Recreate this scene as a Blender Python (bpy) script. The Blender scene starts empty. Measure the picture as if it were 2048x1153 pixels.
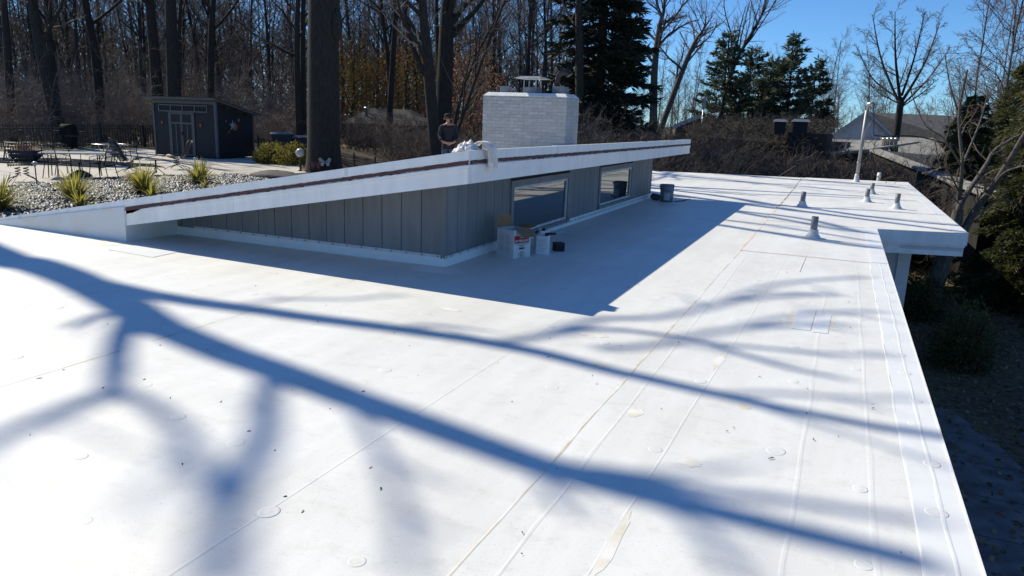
import bpy, math, random
import numpy as np
from mathutils import Vector, Matrix

# ------------------------------------------------------------------ camera, world, sun
scene = bpy.context.scene
R_ = math.radians
CAM_H = 1.6
F_PX = 1480.0                      # focal length in pixels of a 2048 x 1153 picture
PITCH, ROLL, YAW = -0.2235, 0.0355, -0.40894

def cam_axes():
    fw = np.array([math.sin(YAW)*math.cos(PITCH), math.cos(YAW)*math.cos(PITCH), math.sin(PITCH)])
    rt = np.array([math.cos(YAW), -math.sin(YAW), 0.0]); up = np.cross(rt, fw)
    return fw, rt*math.cos(ROLL)+up*math.sin(ROLL), -rt*math.sin(ROLL)+up*math.cos(ROLL)
FW, RT, UP = cam_axes()
EYE = np.array([0, 0, CAM_H])
cam = bpy.data.cameras.new('camera'); cam_o = bpy.data.objects.new('camera', cam)
scene.collection.objects.link(cam_o); scene.camera = cam_o
cam.sensor_width = 36; cam.lens = F_PX/2048*36; cam.clip_start = 0.05; cam.clip_end = 2000
cam_o.matrix_world = Matrix(((RT[0], UP[0], -FW[0], 0), (RT[1], UP[1], -FW[1], 0), (RT[2], UP[2], -FW[2], CAM_H), (0, 0, 0, 1)))

TO_SUN = np.array([-1.42, 0.42, 1.30]); TO_SUN = TO_SUN/np.linalg.norm(TO_SUN)
world = bpy.data.worlds.new('World'); scene.world = world; world.use_nodes = True
wn = world.node_tree; wn.nodes.clear()
sky = wn.nodes.new('ShaderNodeTexSky'); sky.sky_type = 'NISHITA'; sky.sun_disc = False
sky.sun_elevation = math.asin(TO_SUN[2]); sky.sun_rotation = math.atan2(TO_SUN[0], TO_SUN[1])
sky.altitude = 100; sky.air_density = 0.8; sky.dust_density = 0.0; sky.ozone_density = 1.0
bg = wn.nodes.new('ShaderNodeBackground'); bg.inputs['Strength'].default_value = 0.1
wo = wn.nodes.new('ShaderNodeOutputWorld')
wb = wn.nodes.new('ShaderNodeMix'); wb.data_type = 'RGBA'; wb.blend_type = 'MULTIPLY'; wb.inputs[0].default_value = 1.0
wb.inputs[7].default_value = (0.50, 0.85, 1.24, 1)      # the camera's cool white balance and strong saturation
wn.links.new(sky.outputs[0], wb.inputs[6]); wn.links.new(wb.outputs[2], bg.inputs[0]); wn.links.new(bg.outputs[0], wo.inputs[0])
sun = bpy.data.lights.new('sun', 'SUN'); sun.energy = 5.0; sun.angle = R_(0.53); sun.color = (1, 0.935, 0.76)
sun_o = bpy.data.objects.new('sun', sun); scene.collection.objects.link(sun_o)
sun_o.rotation_euler = Vector(-TO_SUN).to_track_quat('-Z', 'Y').to_euler(); sun_o.location = (-30, 10, 40)
scene.view_settings.view_transform = 'Standard'; scene.view_settings.look = 'None'
scene.view_settings.exposure = 0.15; scene.view_settings.gamma = 1; scene.view_settings.use_curve_mapping = False
scene.render.engine = 'CYCLES'

# ------------------------------------------------------------------ helpers
COL = scene.collection
def ray(x, y): return FW + RT*((x-1024)/F_PX) - UP*((y-576.5)/F_PX)
def at(x, y, z=0.0):
    d = ray(x, y); return EYE + d*((z-CAM_H)/d[2])
def at_d(x, y, dist):
    d = ray(x, y); return EYE + d*dist/math.hypot(d[0], d[1])
def at_x(x, y, X):
    d = ray(x, y); return EYE + d*(X/d[0])
def at_y(x, y, Y):
    d = ray(x, y); return EYE + d*(Y/d[1])
def sstep(t):
    t = np.clip(t, 0, 1); return t*t*(3-2*t)
def ground_z(x, y):
    x = np.asarray(x, float); y = np.asarray(y, float)
    k = sstep((y-23)/7)*sstep((x+27)/5); z = -0.5 - 0.8*k - 2.6*sstep((x+14)/13) + 0.8*k*sstep((x+14)/13)
    z = z - 1.2*sstep((y-40)/40)*sstep((x+6)/10)
    return z
def gz(x, y): return float(ground_z(x, y))

MATS = {}
def mat(name, c1, c2=None, scale=4.0, rough=0.75, bump=0.0, bscale=None, metal=0.0, stretch=(1, 1, 1), spec=0.4, coords='pos', detail=4.0, contrast=(0.35, 0.65)):
    if name in MATS: return MATS[name]
    m = bpy.data.materials.new(name); m.use_nodes = True; MATS[name] = m
    nt = m.node_tree; b = nt.nodes['Principled BSDF']
    b.inputs['Roughness'].default_value = rough; b.inputs['Metallic'].default_value = metal
    b.inputs['Specular IOR Level'].default_value = spec
    if c2 is None: c2 = tuple(v*0.82 for v in c1)
    if coords == 'pos':
        src = nt.nodes.new('ShaderNodeNewGeometry').outputs['Position']
    else:
        src = nt.nodes.new('ShaderNodeTexCoord').outputs['Object']
    mp = nt.nodes.new('ShaderNodeMapping'); mp.inputs['Scale'].default_value = stretch
    nt.links.new(src, mp.inputs['Vector'])
    n = nt.nodes.new('ShaderNodeTexNoise'); n.inputs['Scale'].default_value = scale; n.inputs['Detail'].default_value = detail
    nt.links.new(mp.outputs[0], n.inputs['Vector'])
    r = nt.nodes.new('ShaderNodeValToRGB')
    r.color_ramp.elements[0].position = contrast[0]; r.color_ramp.elements[0].color = (*c1, 1)
    r.color_ramp.elements[1].position = contrast[1]; r.color_ramp.elements[1].color = (*c2, 1)
    nt.links.new(n.outputs['Fac'], r.inputs['Fac']); nt.links.new(r.outputs[0], b.inputs['Base Color'])
    if bump:
        n2 = nt.nodes.new('ShaderNodeTexNoise'); n2.inputs['Scale'].default_value = bscale or scale*3; n2.inputs['Detail'].default_value = 5
        nt.links.new(mp.outputs[0], n2.inputs['Vector'])
        bp = nt.nodes.new('ShaderNodeBump'); bp.inputs['Strength'].default_value = bump; bp.inputs['Distance'].default_value = 0.02
        nt.links.new(n2.outputs['Fac'], bp.inputs['Height']); nt.links.new(bp.outputs[0], b.inputs['Normal'])
    return m

def tag(o, label=None, cat=None, group=None, kind=None):
    if label: o['label'] = label
    if cat: o['category'] = cat
    if group: o['group'] = group
    if kind: o['kind'] = kind
    return o

ORIG = {}
def thing(name, label, cat, loc=(0, 0, 0), group=None):
    o = bpy.data.objects.new(name, None); COL.objects.link(o)
    o.empty_display_size = 0.2; o.location = loc
    tag(o, label, cat, group); ORIG[o] = np.array(loc, float)
    return o

def mesh_np(name, V, Q, smooth=False):
    """mesh from vertex array and an array of quads"""
    me = bpy.data.meshes.new(name); V = np.asarray(V, np.float32); Q = np.asarray(Q, np.int32)
    k = Q.shape[1]
    me.vertices.add(len(V)); me.vertices.foreach_set('co', V.ravel())
    me.loops.add(Q.size); me.loops.foreach_set('vertex_index', Q.ravel())
    me.polygons.add(len(Q)); me.polygons.foreach_set('loop_start', np.arange(0, Q.size, k, dtype=np.int32))
    if smooth: me.polygons.foreach_set('use_smooth', np.ones(len(Q), bool))
    me.update(calc_edges=True); me.validate()
    return me

def link(name, me, m, parent=None, loc=None):
    o = bpy.data.objects.new(name, me); COL.objects.link(o)
    if m is not None and len(me.materials) == 0: me.materials.append(m)
    if parent is not None: o.parent = parent
    if loc is not None: o.location = loc
    return o

class MB:
    """collects simple solids, then builds ONE mesh object"""
    def __init__(s): s.v = []; s.f = []; s.sm = []
    def add(s, V, Fs, smooth=False):
        o = len(s.v); s.v += [tuple(map(float, p)) for p in V]
        s.f += [tuple(i+o for i in f) for f in Fs]; s.sm += [smooth]*len(Fs); return s
    def box(s, c, size, rz=0.0, M=None):
        x, y, z = size[0]/2, size[1]/2, size[2]/2
        V = [(-x, -y, -z), (x, -y, -z), (x, y, -z), (-x, y, -z), (-x, -y, z), (x, -y, z), (x, y, z), (-x, y, z)]
        ca, sa = math.cos(rz), math.sin(rz)
        V = [(c[0]+p[0]*ca-p[1]*sa, c[1]+p[0]*sa+p[1]*ca, c[2]+p[2]) for p in V]
        return s.add(V, [(3, 2, 1, 0), (4, 5, 6, 7), (0, 1, 5, 4), (1, 2, 6, 5), (2, 3, 7, 6), (3, 0, 4, 7)])
    def box2(s, a, b):
        return s.box([(a[i]+b[i])/2 for i in range(3)], [abs(b[i]-a[i]) for i in range(3)])
    def hexa(s, V):  # 8 points: bottom ring then top ring
        return s.add(V, [(3, 2, 1, 0), (4, 5, 6, 7), (0, 1, 5, 4), (1, 2, 6, 5), (2, 3, 7, 6), (3, 0, 4, 7)])
    def prism(s, poly, z0, z1):
        n = len(poly); V = [(p[0], p[1], z0) for p in poly] + [(p[0], p[1], z1) for p in poly]
        F = [tuple(range(n-1, -1, -1)), tuple(range(n, 2*n))] + [(i, (i+1) % n, n+(i+1) % n, n+i) for i in range(n)]
        return s.add(V, F)
    def prism_axis(s, poly, axis, a0, a1):
        """poly in the two other axes (in order), extruded along axis"""
        def mk(p, a):
            q = list(p); q.insert(axis, a); return tuple(q)
        n = len(poly); V = [mk(p, a0) for p in poly] + [mk(p, a1) for p in poly]
        F = [tuple(range(n-1, -1, -1)), tuple(range(n, 2*n))] + [(i, (i+1) % n, n+(i+1) % n, n+i) for i in range(n)]
        return s.add(V, F)
    def tube(s, pts, rad, sides=8, cap=True, smooth=True):
        P = np.array(pts, float); n = len(P)
        if np.isscalar(rad): rad = [rad]*n
        T = np.gradient(P, axis=0); T /= np.linalg.norm(T, axis=1)[:, None]+1e-9
        ref = np.array([0, 0, 1.0]) if abs(T[0][2]) < 0.9 else np.array([1.0, 0, 0])
        V = []
        nrm = np.cross(T[0], ref); nrm /= np.linalg.norm(nrm)
        for i in range(n):
            nrm = nrm - T[i]*(nrm@T[i]); nrm /= np.linalg.norm(nrm)+1e-9
            bn = np.cross(T[i], nrm)
            for k in range(sides):
                a = 2*math.pi*k/sides; V.append(P[i]+rad[i]*(math.cos(a)*nrm+math.sin(a)*bn))
        F = [(i*sides+k, i*sides+(k+1) % sides, (i+1)*sides+(k+1) % sides, (i+1)*sides+k) for i in range(n-1) for k in range(sides)]
        s.add(V, F, smooth)
        if cap:
            s.f.append(tuple(len(s.v)-n*sides+k for k in range(sides-1, -1, -1))); s.sm.append(False)
            s.f.append(tuple(len(s.v)-sides+k for k in range(sides))); s.sm.append(False)
        return s
    def lathe(s, prof, c=(0, 0, 0), sides=16, smooth=True, caps=True):
        V = [(c[0]+r*math.cos(2*math.pi*k/sides), c[1]+r*math.sin(2*math.pi*k/sides), c[2]+z) for r, z in prof for k in range(sides)]
        n = len(prof)
        F = [(i*sides+k, i*sides+(k+1) % sides, (i+1)*sides+(k+1) % sides, (i+1)*sides+k) for i in range(n-1) for k in range(sides)]
        o = len(s.v); s.add(V, F, smooth)
        if caps:
            s.f.append(tuple(o+k for k in range(sides-1, -1, -1))); s.sm.append(False)
            s.f.append(tuple(o+(n-1)*sides+k for k in range(sides))); s.sm.append(False)
        return s
    def mesh(s, name, off=(0, 0, 0)):
        me = bpy.data.meshes.new(name)
        me.from_pydata([(p[0]-off[0], p[1]-off[1], p[2]-off[2]) for p in s.v], [], s.f)
        me.polygons.foreach_set('use_smooth', s.sm); me.update(); return me
    def build(s, name, m, parent=None, kind=None, bevel=0.0, off=None):
        if off is None: off = ORIG.get(parent, np.zeros(3)) if parent is not None else (0, 0, 0)
        o = link(name, s.mesh(name, off), m, parent)
        if parent is not None: ORIG[o] = np.array(off, float)
        if kind: o['kind'] = kind
        if bevel:
            b = o.modifiers.new('bevel', 'BEVEL'); b.width = bevel; b.segments = 2; b.limit_method = 'ANGLE'
        return o

def copy_tree(o, parent=None):
    c = o.copy(); COL.objects.link(c); c.parent = parent
    for ch in o.children: copy_tree(ch, c)
    return c

# ------------------------------------------------------------------ materials
def membrane_material():
    m = bpy.data.materials.new('roof_membrane'); m.use_nodes = True; MATS['roof_membrane'] = m
    nt = m.node_tree; N = nt.nodes; Lk = nt.links.new; b = N['Principled BSDF']
    pos = N.new('ShaderNodeNewGeometry').outputs['Position']
    def noise(scale, st=(1, 1, 1), det=5, rough=.55):
        mp = N.new('ShaderNodeMapping'); mp.inputs['Scale'].default_value = st; Lk(pos, mp.inputs['Vector'])
        n = N.new('ShaderNodeTexNoise'); n.inputs['Scale'].default_value = scale; n.inputs['Detail'].default_value = det; n.inputs['Roughness'].default_value = rough
        Lk(mp.outputs[0], n.inputs['Vector']); return n.outputs['Fac']
    def ramp(fac, a, b_, ca, cb):
        r = N.new('ShaderNodeValToRGB'); r.color_ramp.elements[0].position = a; r.color_ramp.elements[1].position = b_
        r.color_ramp.elements[0].color = (*ca, 1); r.color_ramp.elements[1].color = (*cb, 1); Lk(fac, r.inputs[0]); return r.outputs[0]
    def mix(fac, a, b_, mode='MIX'):
        x = N.new('ShaderNodeMix'); x.data_type = 'RGBA'; x.blend_type = mode
        Lk(a, x.inputs[6]); Lk(b_, x.inputs[7])
        if isinstance(fac, float): x.inputs[0].default_value = fac
        else: Lk(fac, x.inputs[0])
        return x.outputs[2]
    base = ramp(noise(0.5, det=8), .3, .7, (.83, .825, .805), (.765, .755, .73))
    streak = ramp(noise(1.0, (5, .35, 1), 4), .35, .72, (1, 1, 1), (.93, .925, .915))
    c = mix(1.0, base, streak, 'MULTIPLY')
    fine = ramp(noise(55, det=3), .62, .78, (1, 1, 1), (.86, .85, .83))
    c = mix(1.0, c, fine, 'MULTIPLY')
    scuff = ramp(noise(4.5, (1, 1.6, 1), 9, .72), .52, .70, (1, 1, 1), (.90, .89, .875)); c = mix(1.0, c, scuff, 'MULTIPLY')
    film = ramp(noise(1.3, (1.2, .5, 1), 7, .6), .45, .62, (1, 1, 1), (.935, .93, .92)); c = mix(1.0, c, film, 'MULTIPLY')
    speck = ramp(noise(170, det=1), .70, .76, (1, 1, 1), (.62, .59, .55)); c = mix(1.0, c, speck, 'MULTIPLY')
    # tan glue stains, sparse, with their own shape
    st = ramp(noise(1.7, (1, .8, 1), 6, .65), .64, .74, (0, 0, 0), (1, 1, 1))
    st2 = ramp(noise(9.0, det=6, rough=.7), .42, .6, (0, 0, 0), (1, 1, 1))
    sm = N.new('ShaderNodeMath'); sm.operation = 'MULTIPLY'; Lk(st, sm.inputs[0]); Lk(st2, sm.inputs[1])
    s2 = N.new('ShaderNodeMath'); s2.operation = 'MULTIPLY'; Lk(sm.outputs[0], s2.inputs[0]); s2.inputs[1].default_value = .45
    tan = N.new('ShaderNodeRGB'); tan.outputs[0].default_value = (.66, .58, .44, 1)
    c = mix(s2.outputs[0], c, tan.outputs[0])
    Lk(c, b.inputs['Base Color']); b.inputs['Roughness'].default_value = .5; b.inputs['Specular IOR Level'].default_value = .35
    bp = N.new('ShaderNodeBump'); bp.inputs['Strength'].default_value = .25; bp.inputs['Distance'].default_value = .02
    Lk(noise(2.2, (1.6, .7, 1), 3), bp.inputs['Height'])
    bp2 = N.new('ShaderNodeBump'); bp2.inputs['Strength'].default_value = .08; bp2.inputs['Distance'].default_value = .004
    Lk(noise(90, det=2), bp2.inputs['Height']); Lk(bp.outputs[0], bp2.inputs['Normal']); Lk(bp2.outputs[0], b.inputs['Normal'])
    return m
membrane_material()
mat('membrane_new', (.80, .805, .81), (.74, .745, .75), 3, .45, .1, 12)
mat('seam_tan', (.58, .50, .38), (.76, .74, .70), 5, .7)
mat('seam_grey', (.66, .67, .69), (.78, .78, .78), 4, .6)
mat('stain_tan', (.70, .64, .51), (.80, .78, .745), 9, .7, contrast=(.38, .58))
mat('red_line', (.66, .42, .37), (.76, .60, .54), 12, .7)
mat('white_metal', (.86, .86, .85), (.73, .72, .70), 3.0, .4, .05, 5, stretch=(2.5, 2.5, .5), contrast=(.4, .8), detail=8)
mat('dirty_white', (.70, .70, .69), (.66, .60, .46), 2.6, .6, .15, 6, contrast=(.5, .8))
mat('red_primer', (.12, .052, .05), (.075, .036, .036), 8, .7)
mat('siding', (.215, .225, .235), (.18, .19, .20), 2, .65, .15, 30, stretch=(6, 6, 1))
mat('siding_back', (.05, .053, .058), None, 5, .8)
mat('window_trim', (.22, .225, .235), (.17, .175, .18), 5, .6)
mat('window_white', (.62, .63, .64), (.5, .5, .5), 6, .5)
mat('bar_metal', (.66, .67, .68), (.55, .56, .57), 9, .4)
mat('screw_dark', (.05, .05, .06), None, 9, .5)
mat('brick_paint', (.41, .415, .42), (.355, .36, .365), 9, .7, .4, 40)
mat('mortar_paint', (.39, .395, .40), (.26, .265, .27), 12, .85)
mat('crown_paint', (.78, .78, .77), (.68, .68, .67), 6, .7, .3, 18)
mat('galvanised', (.42, .43, .44), (.30, .31, .32), 14, .38, metal=.8)
mat('grey_pipe', (.20, .21, .225), (.17, .18, .19), 8, .5)
mat('boot_grey', (.66, .67, .68), (.58, .59, .60), 6, .5)
mat('black_metal', (.014, .014, .016), (.025, .024, .024), 20, .45)
mat('wall_white', (.62, .63, .64), (.55, .56, .57), 3, .7)
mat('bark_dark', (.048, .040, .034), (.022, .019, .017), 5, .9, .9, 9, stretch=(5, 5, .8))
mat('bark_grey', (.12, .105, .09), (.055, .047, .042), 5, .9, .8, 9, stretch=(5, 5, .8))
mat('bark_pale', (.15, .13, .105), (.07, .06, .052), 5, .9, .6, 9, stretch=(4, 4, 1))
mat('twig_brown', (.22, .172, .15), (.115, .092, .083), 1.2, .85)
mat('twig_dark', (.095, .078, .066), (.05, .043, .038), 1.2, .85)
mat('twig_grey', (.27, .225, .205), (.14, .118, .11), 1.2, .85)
mat('twig_tan', (.34, .25, .17), (.14, .10, .075), .8, .85)
mat('needle_dark', (.022, .030, .020), (.045, .05, .028), 1.4, .75)
mat('concrete', (.52, .48, .42), (.45, .42, .37), 1.6, .85, .2, 20)
mat('flagstone', (.50, .41, .33), (.42, .37, .33), 2, .85)
mat('stone_dark', (.06, .055, .06), (.035, .033, .036), 4, .8, .5)
mat('shed_paint', (.014, .014, .018), (.010, .010, .013), 5, .6)
mat('shed_trim', (.12, .12, .12), (.09, .09, .09), 6, .6)
mat('glass_dark', (.010, .011, .014), None, 3, .2, spec=.12)

def vary(m, lo=.86, hi=1.1):
    """every piece its own slight tone"""
    nt = m.node_tree; b = nt.nodes['Principled BSDF']; src = b.inputs['Base Color'].links[0].from_socket
    oi = nt.nodes.new('ShaderNodeObjectInfo'); mr = nt.nodes.new('ShaderNodeMapRange'); mr.inputs['To Min'].default_value = lo; mr.inputs['To Max'].default_value = hi
    mx = nt.nodes.new('ShaderNodeVectorMath'); mx.operation = 'SCALE'; nt.links.new(oi.outputs['Random'], mr.inputs['Value']); nt.links.new(src, mx.inputs[0]); nt.links.new(mr.outputs[0], mx.inputs['Scale']); nt.links.new(mx.outputs[0], b.inputs['Base Color'])
for nm_ in ('siding', 'brick_paint', 'twig_brown', 'twig_grey', 'twig_dark', 'twig_tan', 'bark_dark'): vary(MATS[nm_], *((.75, 1.25) if nm_[0] in 'tb' and nm_ != 'brick_paint' else (.90, 1.08)))
def leafy_mat(name, c1, c2, scale, tr=.45, rough=.6):
    m = mat(name, c1, c2, scale, rough); nt = m.node_tree; b = nt.nodes['Principled BSDF']
    t = nt.nodes.new('ShaderNodeBsdfTranslucent'); mx = nt.nodes.new('ShaderNodeMixShader'); mx.inputs[0].default_value = tr
    src = b.inputs['Base Color'].links[0].from_socket; nt.links.new(src, t.inputs['Color'])
    nt.links.new(b.outputs[0], mx.inputs[1]); nt.links.new(t.outputs[0], mx.inputs[2]); nt.links.new(mx.outputs[0], nt.nodes['Material Output'].inputs[0]); return m
leafy_mat('needle_blue', (.105, .13, .075), (.06, .08, .052), 1.1, .25)
leafy_mat('needle_green', (.115, .115, .034), (.045, .055, .020), .9, .4)
leafy_mat('shrub_leaf', (.30, .24, .045), (.10, .10, .025), 3, .45)
leafy_mat('dry_leaf', (.30, .13, .055), (.15, .07, .035), 2, .45)
leafy_mat('olive_leaf', (.16, .12, .025), (.24, .12, .045), .35, .45)
leafy_mat('yucca_leaf', (.52, .44, .09), (.26, .26, .06), 9, .45)
leafy_mat('yucca_dark', (.16, .18, .05), (.36, .30, .08), 9, .4)
def ground_material():
    m = bpy.data.materials.new('leaf_litter_ground'); m.use_nodes = True
    nt = m.node_tree; N = nt.nodes; Lk = nt.links.new; b = N['Principled BSDF']; b.inputs['Roughness'].default_value = .95
    pos = N.new('ShaderNodeNewGeometry').outputs['Position']
    def noise(s, d=6):
        n = N.new('ShaderNodeTexNoise'); n.inputs['Scale'].default_value = s; n.inputs['Detail'].default_value = d; Lk(pos, n.inputs['Vector']); return n.outputs['Fac']
    r = N.new('ShaderNodeValToRGB'); e = r.color_ramp.elements
    e[0].position = .3; e[0].color = (.035, .026, .018, 1); e[1].position = .7; e[1].color = (.19, .125, .07, 1)
    x = e.new(.5); x.color = (.095, .066, .04, 1); Lk(noise(7), r.inputs[0])
    r2 = N.new('ShaderNodeValToRGB'); r2.color_ramp.elements[0].position = .45; r2.color_ramp.elements[1].position = .6
    Lk(noise(.12, 3), r2.inputs[0])
    g = N.new('ShaderNodeValToRGB'); g.color_ramp.elements[0].color = (.10, .095, .035, 1); g.color_ramp.elements[1].color = (.19, .16, .075, 1); Lk(noise(3), g.inputs[0])
    mx = N.new('ShaderNodeMix'); mx.data_type = 'RGBA'; Lk(r2.outputs[0], mx.inputs[0]); Lk(r.outputs[0], mx.inputs[6]); Lk(g.outputs[0], mx.inputs[7])
    Lk(mx.outputs[2], b.inputs['Base Color'])
    bp = N.new('ShaderNodeBump'); bp.inputs['Strength'].default_value = .8; bp.inputs['Distance'].default_value = .06; Lk(noise(12), bp.inputs['Height']); Lk(bp.outputs[0], b.inputs['Normal'])
    MATS['ground'] = m; return m
ground_material()

# ------------------------------------------------------------------ the setting
def build_ground():
    xs = np.concatenate([np.linspace(-600, -80, 8)[:-1], np.linspace(-80, 60, 141), np.linspace(60, 600, 8)[1:]])
    ys = np.concatenate([np.linspace(-300, -20, 6)[:-1], np.linspace(-20, 110, 131), np.linspace(110, 900, 10)[1:]])
    X, Y = np.meshgrid(xs, ys); Z = ground_z(X, Y)
    rng = np.random.default_rng(3)
    Z = Z + np.where((np.abs(X) < 80) & (Y > 27), rng.normal(0, .03, X.shape), 0) - .02
    V = np.stack([X, Y, Z], -1).reshape(-1, 3); nx = len(xs)
    i, j = np.meshgrid(np.arange(nx-1), np.arange(len(ys)-1)); a = (j*nx+i).ravel()
    Q = np.stack([a, a+1, a+nx+1, a+nx], -1)
    o = link('ground', mesh_np('ground', V, Q, True), MATS['ground']); o['kind'] = 'structure'
build_ground()

PZ = -0.5
# patio slab and its edge, gravel bed, walkway
pat = MB(); edge = [at(-40, 376, PZ), at(0, 372, PZ), at(120, 364, PZ), at(255, 352, PZ), at(420, 349, PZ), at(548, 350, PZ)]
poly = [(p[0], p[1]) for p in edge] + [(-17.5, 21.5), (-20.5, 24.5), (-24.2, 27.2), (-33.2, 28), (-33.6, 10), (-27, 7)]
pat.prism(poly, PZ-.7, PZ+.004)
o = pat.build('patio', MATS['concrete']); o['kind'] = 'structure'
jt = MB()
for k in range(7):
    y = 9.5+k*2.7
    jt.box((-26.5, y+2, PZ+.006), (9.0, .03, .004), R_(8))
o2 = jt.build('control_joint', mat('joint_dark', (.16, .14, .12), None, 4, .9), o)
gb = MB(); gpoly = [(p[0]+.02, p[1]-.02) for p in edge] + [(-12.5, 17.5), (-10.5, 16.5), (-10.5, 6.4), (-12.1, 6.3), (-12.1, 1), (-24, 3)]
gb.prism(gpoly, PZ-.10, PZ-.012)
gbo = gb.build('gravel_bed', mat('gravel_base', (.10, .105, .12), (.04, .042, .05), 30, .9, .8, 60)); gbo['kind'] = 'structure'
# the loose stones on top of it
rng = np.random.default_rng(11)
def gravel():
    n = 26000; P = np.zeros((n, 3)); k = 0
    gx = np.array([p[0] for p in gpoly]); gy = np.array([p[1] for p in gpoly])
    while k < n:
        c = np.stack([rng.uniform(-22, -11, 4000), rng.uniform(5, 20.5, 4000)], -1)
        ins = np.zeros(len(c), bool); j = len(gx)-1
        for i in range(len(gx)):
            cr = ((gy[i] > c[:, 1]) != (gy[j] > c[:, 1])) & (c[:, 0] < (gx[j]-gx[i])*(c[:, 1]-gy[i])/(gy[j]-gy[i]+1e-9)+gx[i]); ins ^= cr; j = i
        c = c[ins][:n-k]; P[k:k+len(c), :2] = c; k += len(c)
    P[:, 2] = PZ-.012; s = rng.uniform(.018, .062, (n, 1, 1))
    octa = np.array([[1, 0, 0], [0, 1, 0], [-1, 0, 0], [0, -1, 0], [.1, .1, .8], [-.5, .4, .7], [-.4, -.5, .6], [.4, -.3, .75]])
    O = octa[None]*rng.uniform(.6, 1.3, (n, 8, 3))
    a = rng.uniform(0, 6.28, n); ca, sa = np.cos(a)[:, None], np.sin(a)[:, None]
    O = np.stack([O[..., 0]*ca-O[..., 1]*sa, O[..., 0]*sa+O[..., 1]*ca, O[..., 2]], -1)
    V = P[:, None]+O*s
    f = np.array([[0, 1, 5, 4], [1, 2, 6, 5], [2, 3, 7, 6], [3, 0, 4, 7], [4, 5, 6, 7]])
    Q = (np.arange(n)[:, None, None]*8+f[None]).reshape(-1, 4)
    return V.reshape(-1, 3), Q
V, Q = gravel()
gm = mat('gravel_stone', (.33, .34, .37), (.035, .037, .045), 11, .5, contrast=(.36, .52), detail=2)
o = link('gravel', mesh_np('gravel', V, Q), gm); tag(o, 'loose blue grey gravel filling the bed beside the patio', 'gravel', kind='stuff')

wk = thing('walkway', 'dark paved walkway curving through the shaded side yard below the roof', 'path', (1.8, 9, -3.1)); del wk['label']; del wk['category']
wk['kind'] = 'structure'
for k in range(15):
    y0 = -3.0+k*1.15; y1 = y0+1.13
    def wx(y): return 2.95 if y < 11.5 else 2.95-.28*(y-11.5)**2*.35
    if wx(y1) < 1.0: break
    MB().prism([(.45, y0), (wx(y0), y0), (wx(y1), y1), (.45, y1)], -3.2, -3.06).build('paving_slab', mat('paver', (.20, .175, .175), (.10, .088, .092), 3, .85, .6, 24), wk)

# ------------------------------------------------------------------ the house
house = thing('house', 'low modern house with white membrane flat roof, grey panelled clerestory and painted brick chimney', 'house', (-4, 10, -3.1))
MEM = MATS['roof_membrane']
def far_y(x): return 26.4+(x+6.15)*.2190
deck = MB().prism([(-12, -4), (.635, -4), (.635, 13.92), (2.025, 14.32), (2.045, far_y(2.045)-.03), (-10.35, far_y(-10.35)-.03), (-10.35, 6.2), (-12, 6.2)], -.30, -.006)
deck.build('roof_deck', MATS['wall_white'], house)
def sheet(poly, z, m=MEM, th=.0015):
    return MB().prism(poly, z-th, z).build('membrane_sheet', m, house)
sheet([(-12.02, -4.02), (-4.20, -4.02), (-4.20, far_y(-4.2)), (-10.38, far_y(-10.38)), (-10.38, 6.24), (-12.02, 6.24)], .000)
sheet([(-4.26, -4.02), (-1.05, -4.02), (-1.05, far_y(-1.05)), (-4.26, far_y(-4.26))], .004)
sheet([(-1.10, -4.02), (.655, -4.02), (.655, 10.20), (-1.10, 10.20)], .008)
sheet([(-1.10, 10.14), (.655, 10.14), (.655, 13.90), (-1.10, 13.86)], .012)
sheet([(-1.10, 13.82), (.655, 13.885), (2.05, 14.29), (2.07, far_y(2.07)), (-1.10, far_y(-1.10))], .016)
rr = random.Random(5)
def ribbon(p, q, w, m, name, z0, seg=.25, jit=.35, parent=house, gap=0.0, h=.0012):
    """a thin raised line with uneven edges"""
    p = np.array(p, float); q = np.array(q, float); L = np.linalg.norm(q-p); n = max(2, int(L/seg)); d = (q-p)/L; nr = np.array([-d[1], d[0]])
    b = MB(); V = []
    for i in range(n+1):
        c = p+d*L*i/n+nr*rr.uniform(-.3, .3)*w; ww = w*rr.uniform(1-jit, 1+jit)/2
        V += [(*(c-nr*ww), z0), (*(c+nr*ww), z0), (*(c+nr*ww*.4), z0+h), (*(c-nr*ww*.4), z0+h)]
    F = []
    for i in range(n):
        if rr.random() < gap: continue
        for k in range(4):
            F.append((i*4+k, i*4+(k+1) % 4, (i+1)*4+(k+1) % 4, (i+1)*4+k))
    b.add(V, F); return b.build(name, m, parent)
ribbon((-1.10, 1), (-1.10, 10.1), .015, MATS['seam_tan'], 'seam', .0082)
ribbon((-1.10, 10.1), (-1.10, 13.8), .022, MATS['red_line'], 'seam', .0122)
ribbon((-1.11, 13.9), (-1.2, 26.9), .030, MATS['seam_tan'], 'seam', .0162, gap=.15)
ribbon((-1.1, 10.17), (.46, 10.17), .014, MATS['seam_tan'], 'seam', .0122, seg=.1)
ribbon((-1.1, 13.84), (.60, 13.88), .025, MATS['seam_tan'], 'seam', .0163, seg=.1, gap=.3)
ribbon((-4.26, 1.2), (-4.26, 6.4), .016, MATS['seam_tan'], 'seam', .0042, gap=.12)
ribbon((-5.9, 1.2), (-5.86, 5.6), .013, MATS['seam_grey'], 'seam', .0002, gap=.2)
ribbon((-1.98, 1.6), (-1.98, 6.0), .014, MEM, 'membrane_fold', .0042, h=.0010)
ribbon((-.95, 1.5), (-.98, 9.9), .022, MEM, 'membrane_fold', .0082, h=.0010)
ribbon((-.68, 1.5), (-.50, 9.9), .012, MEM, 'membrane_fold', .0082, h=.0010)
ribbon((-.30, 9.0), (-.28, 11.4), .012, MEM, 'membrane_fold', .0122, h=.0010)
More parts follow.
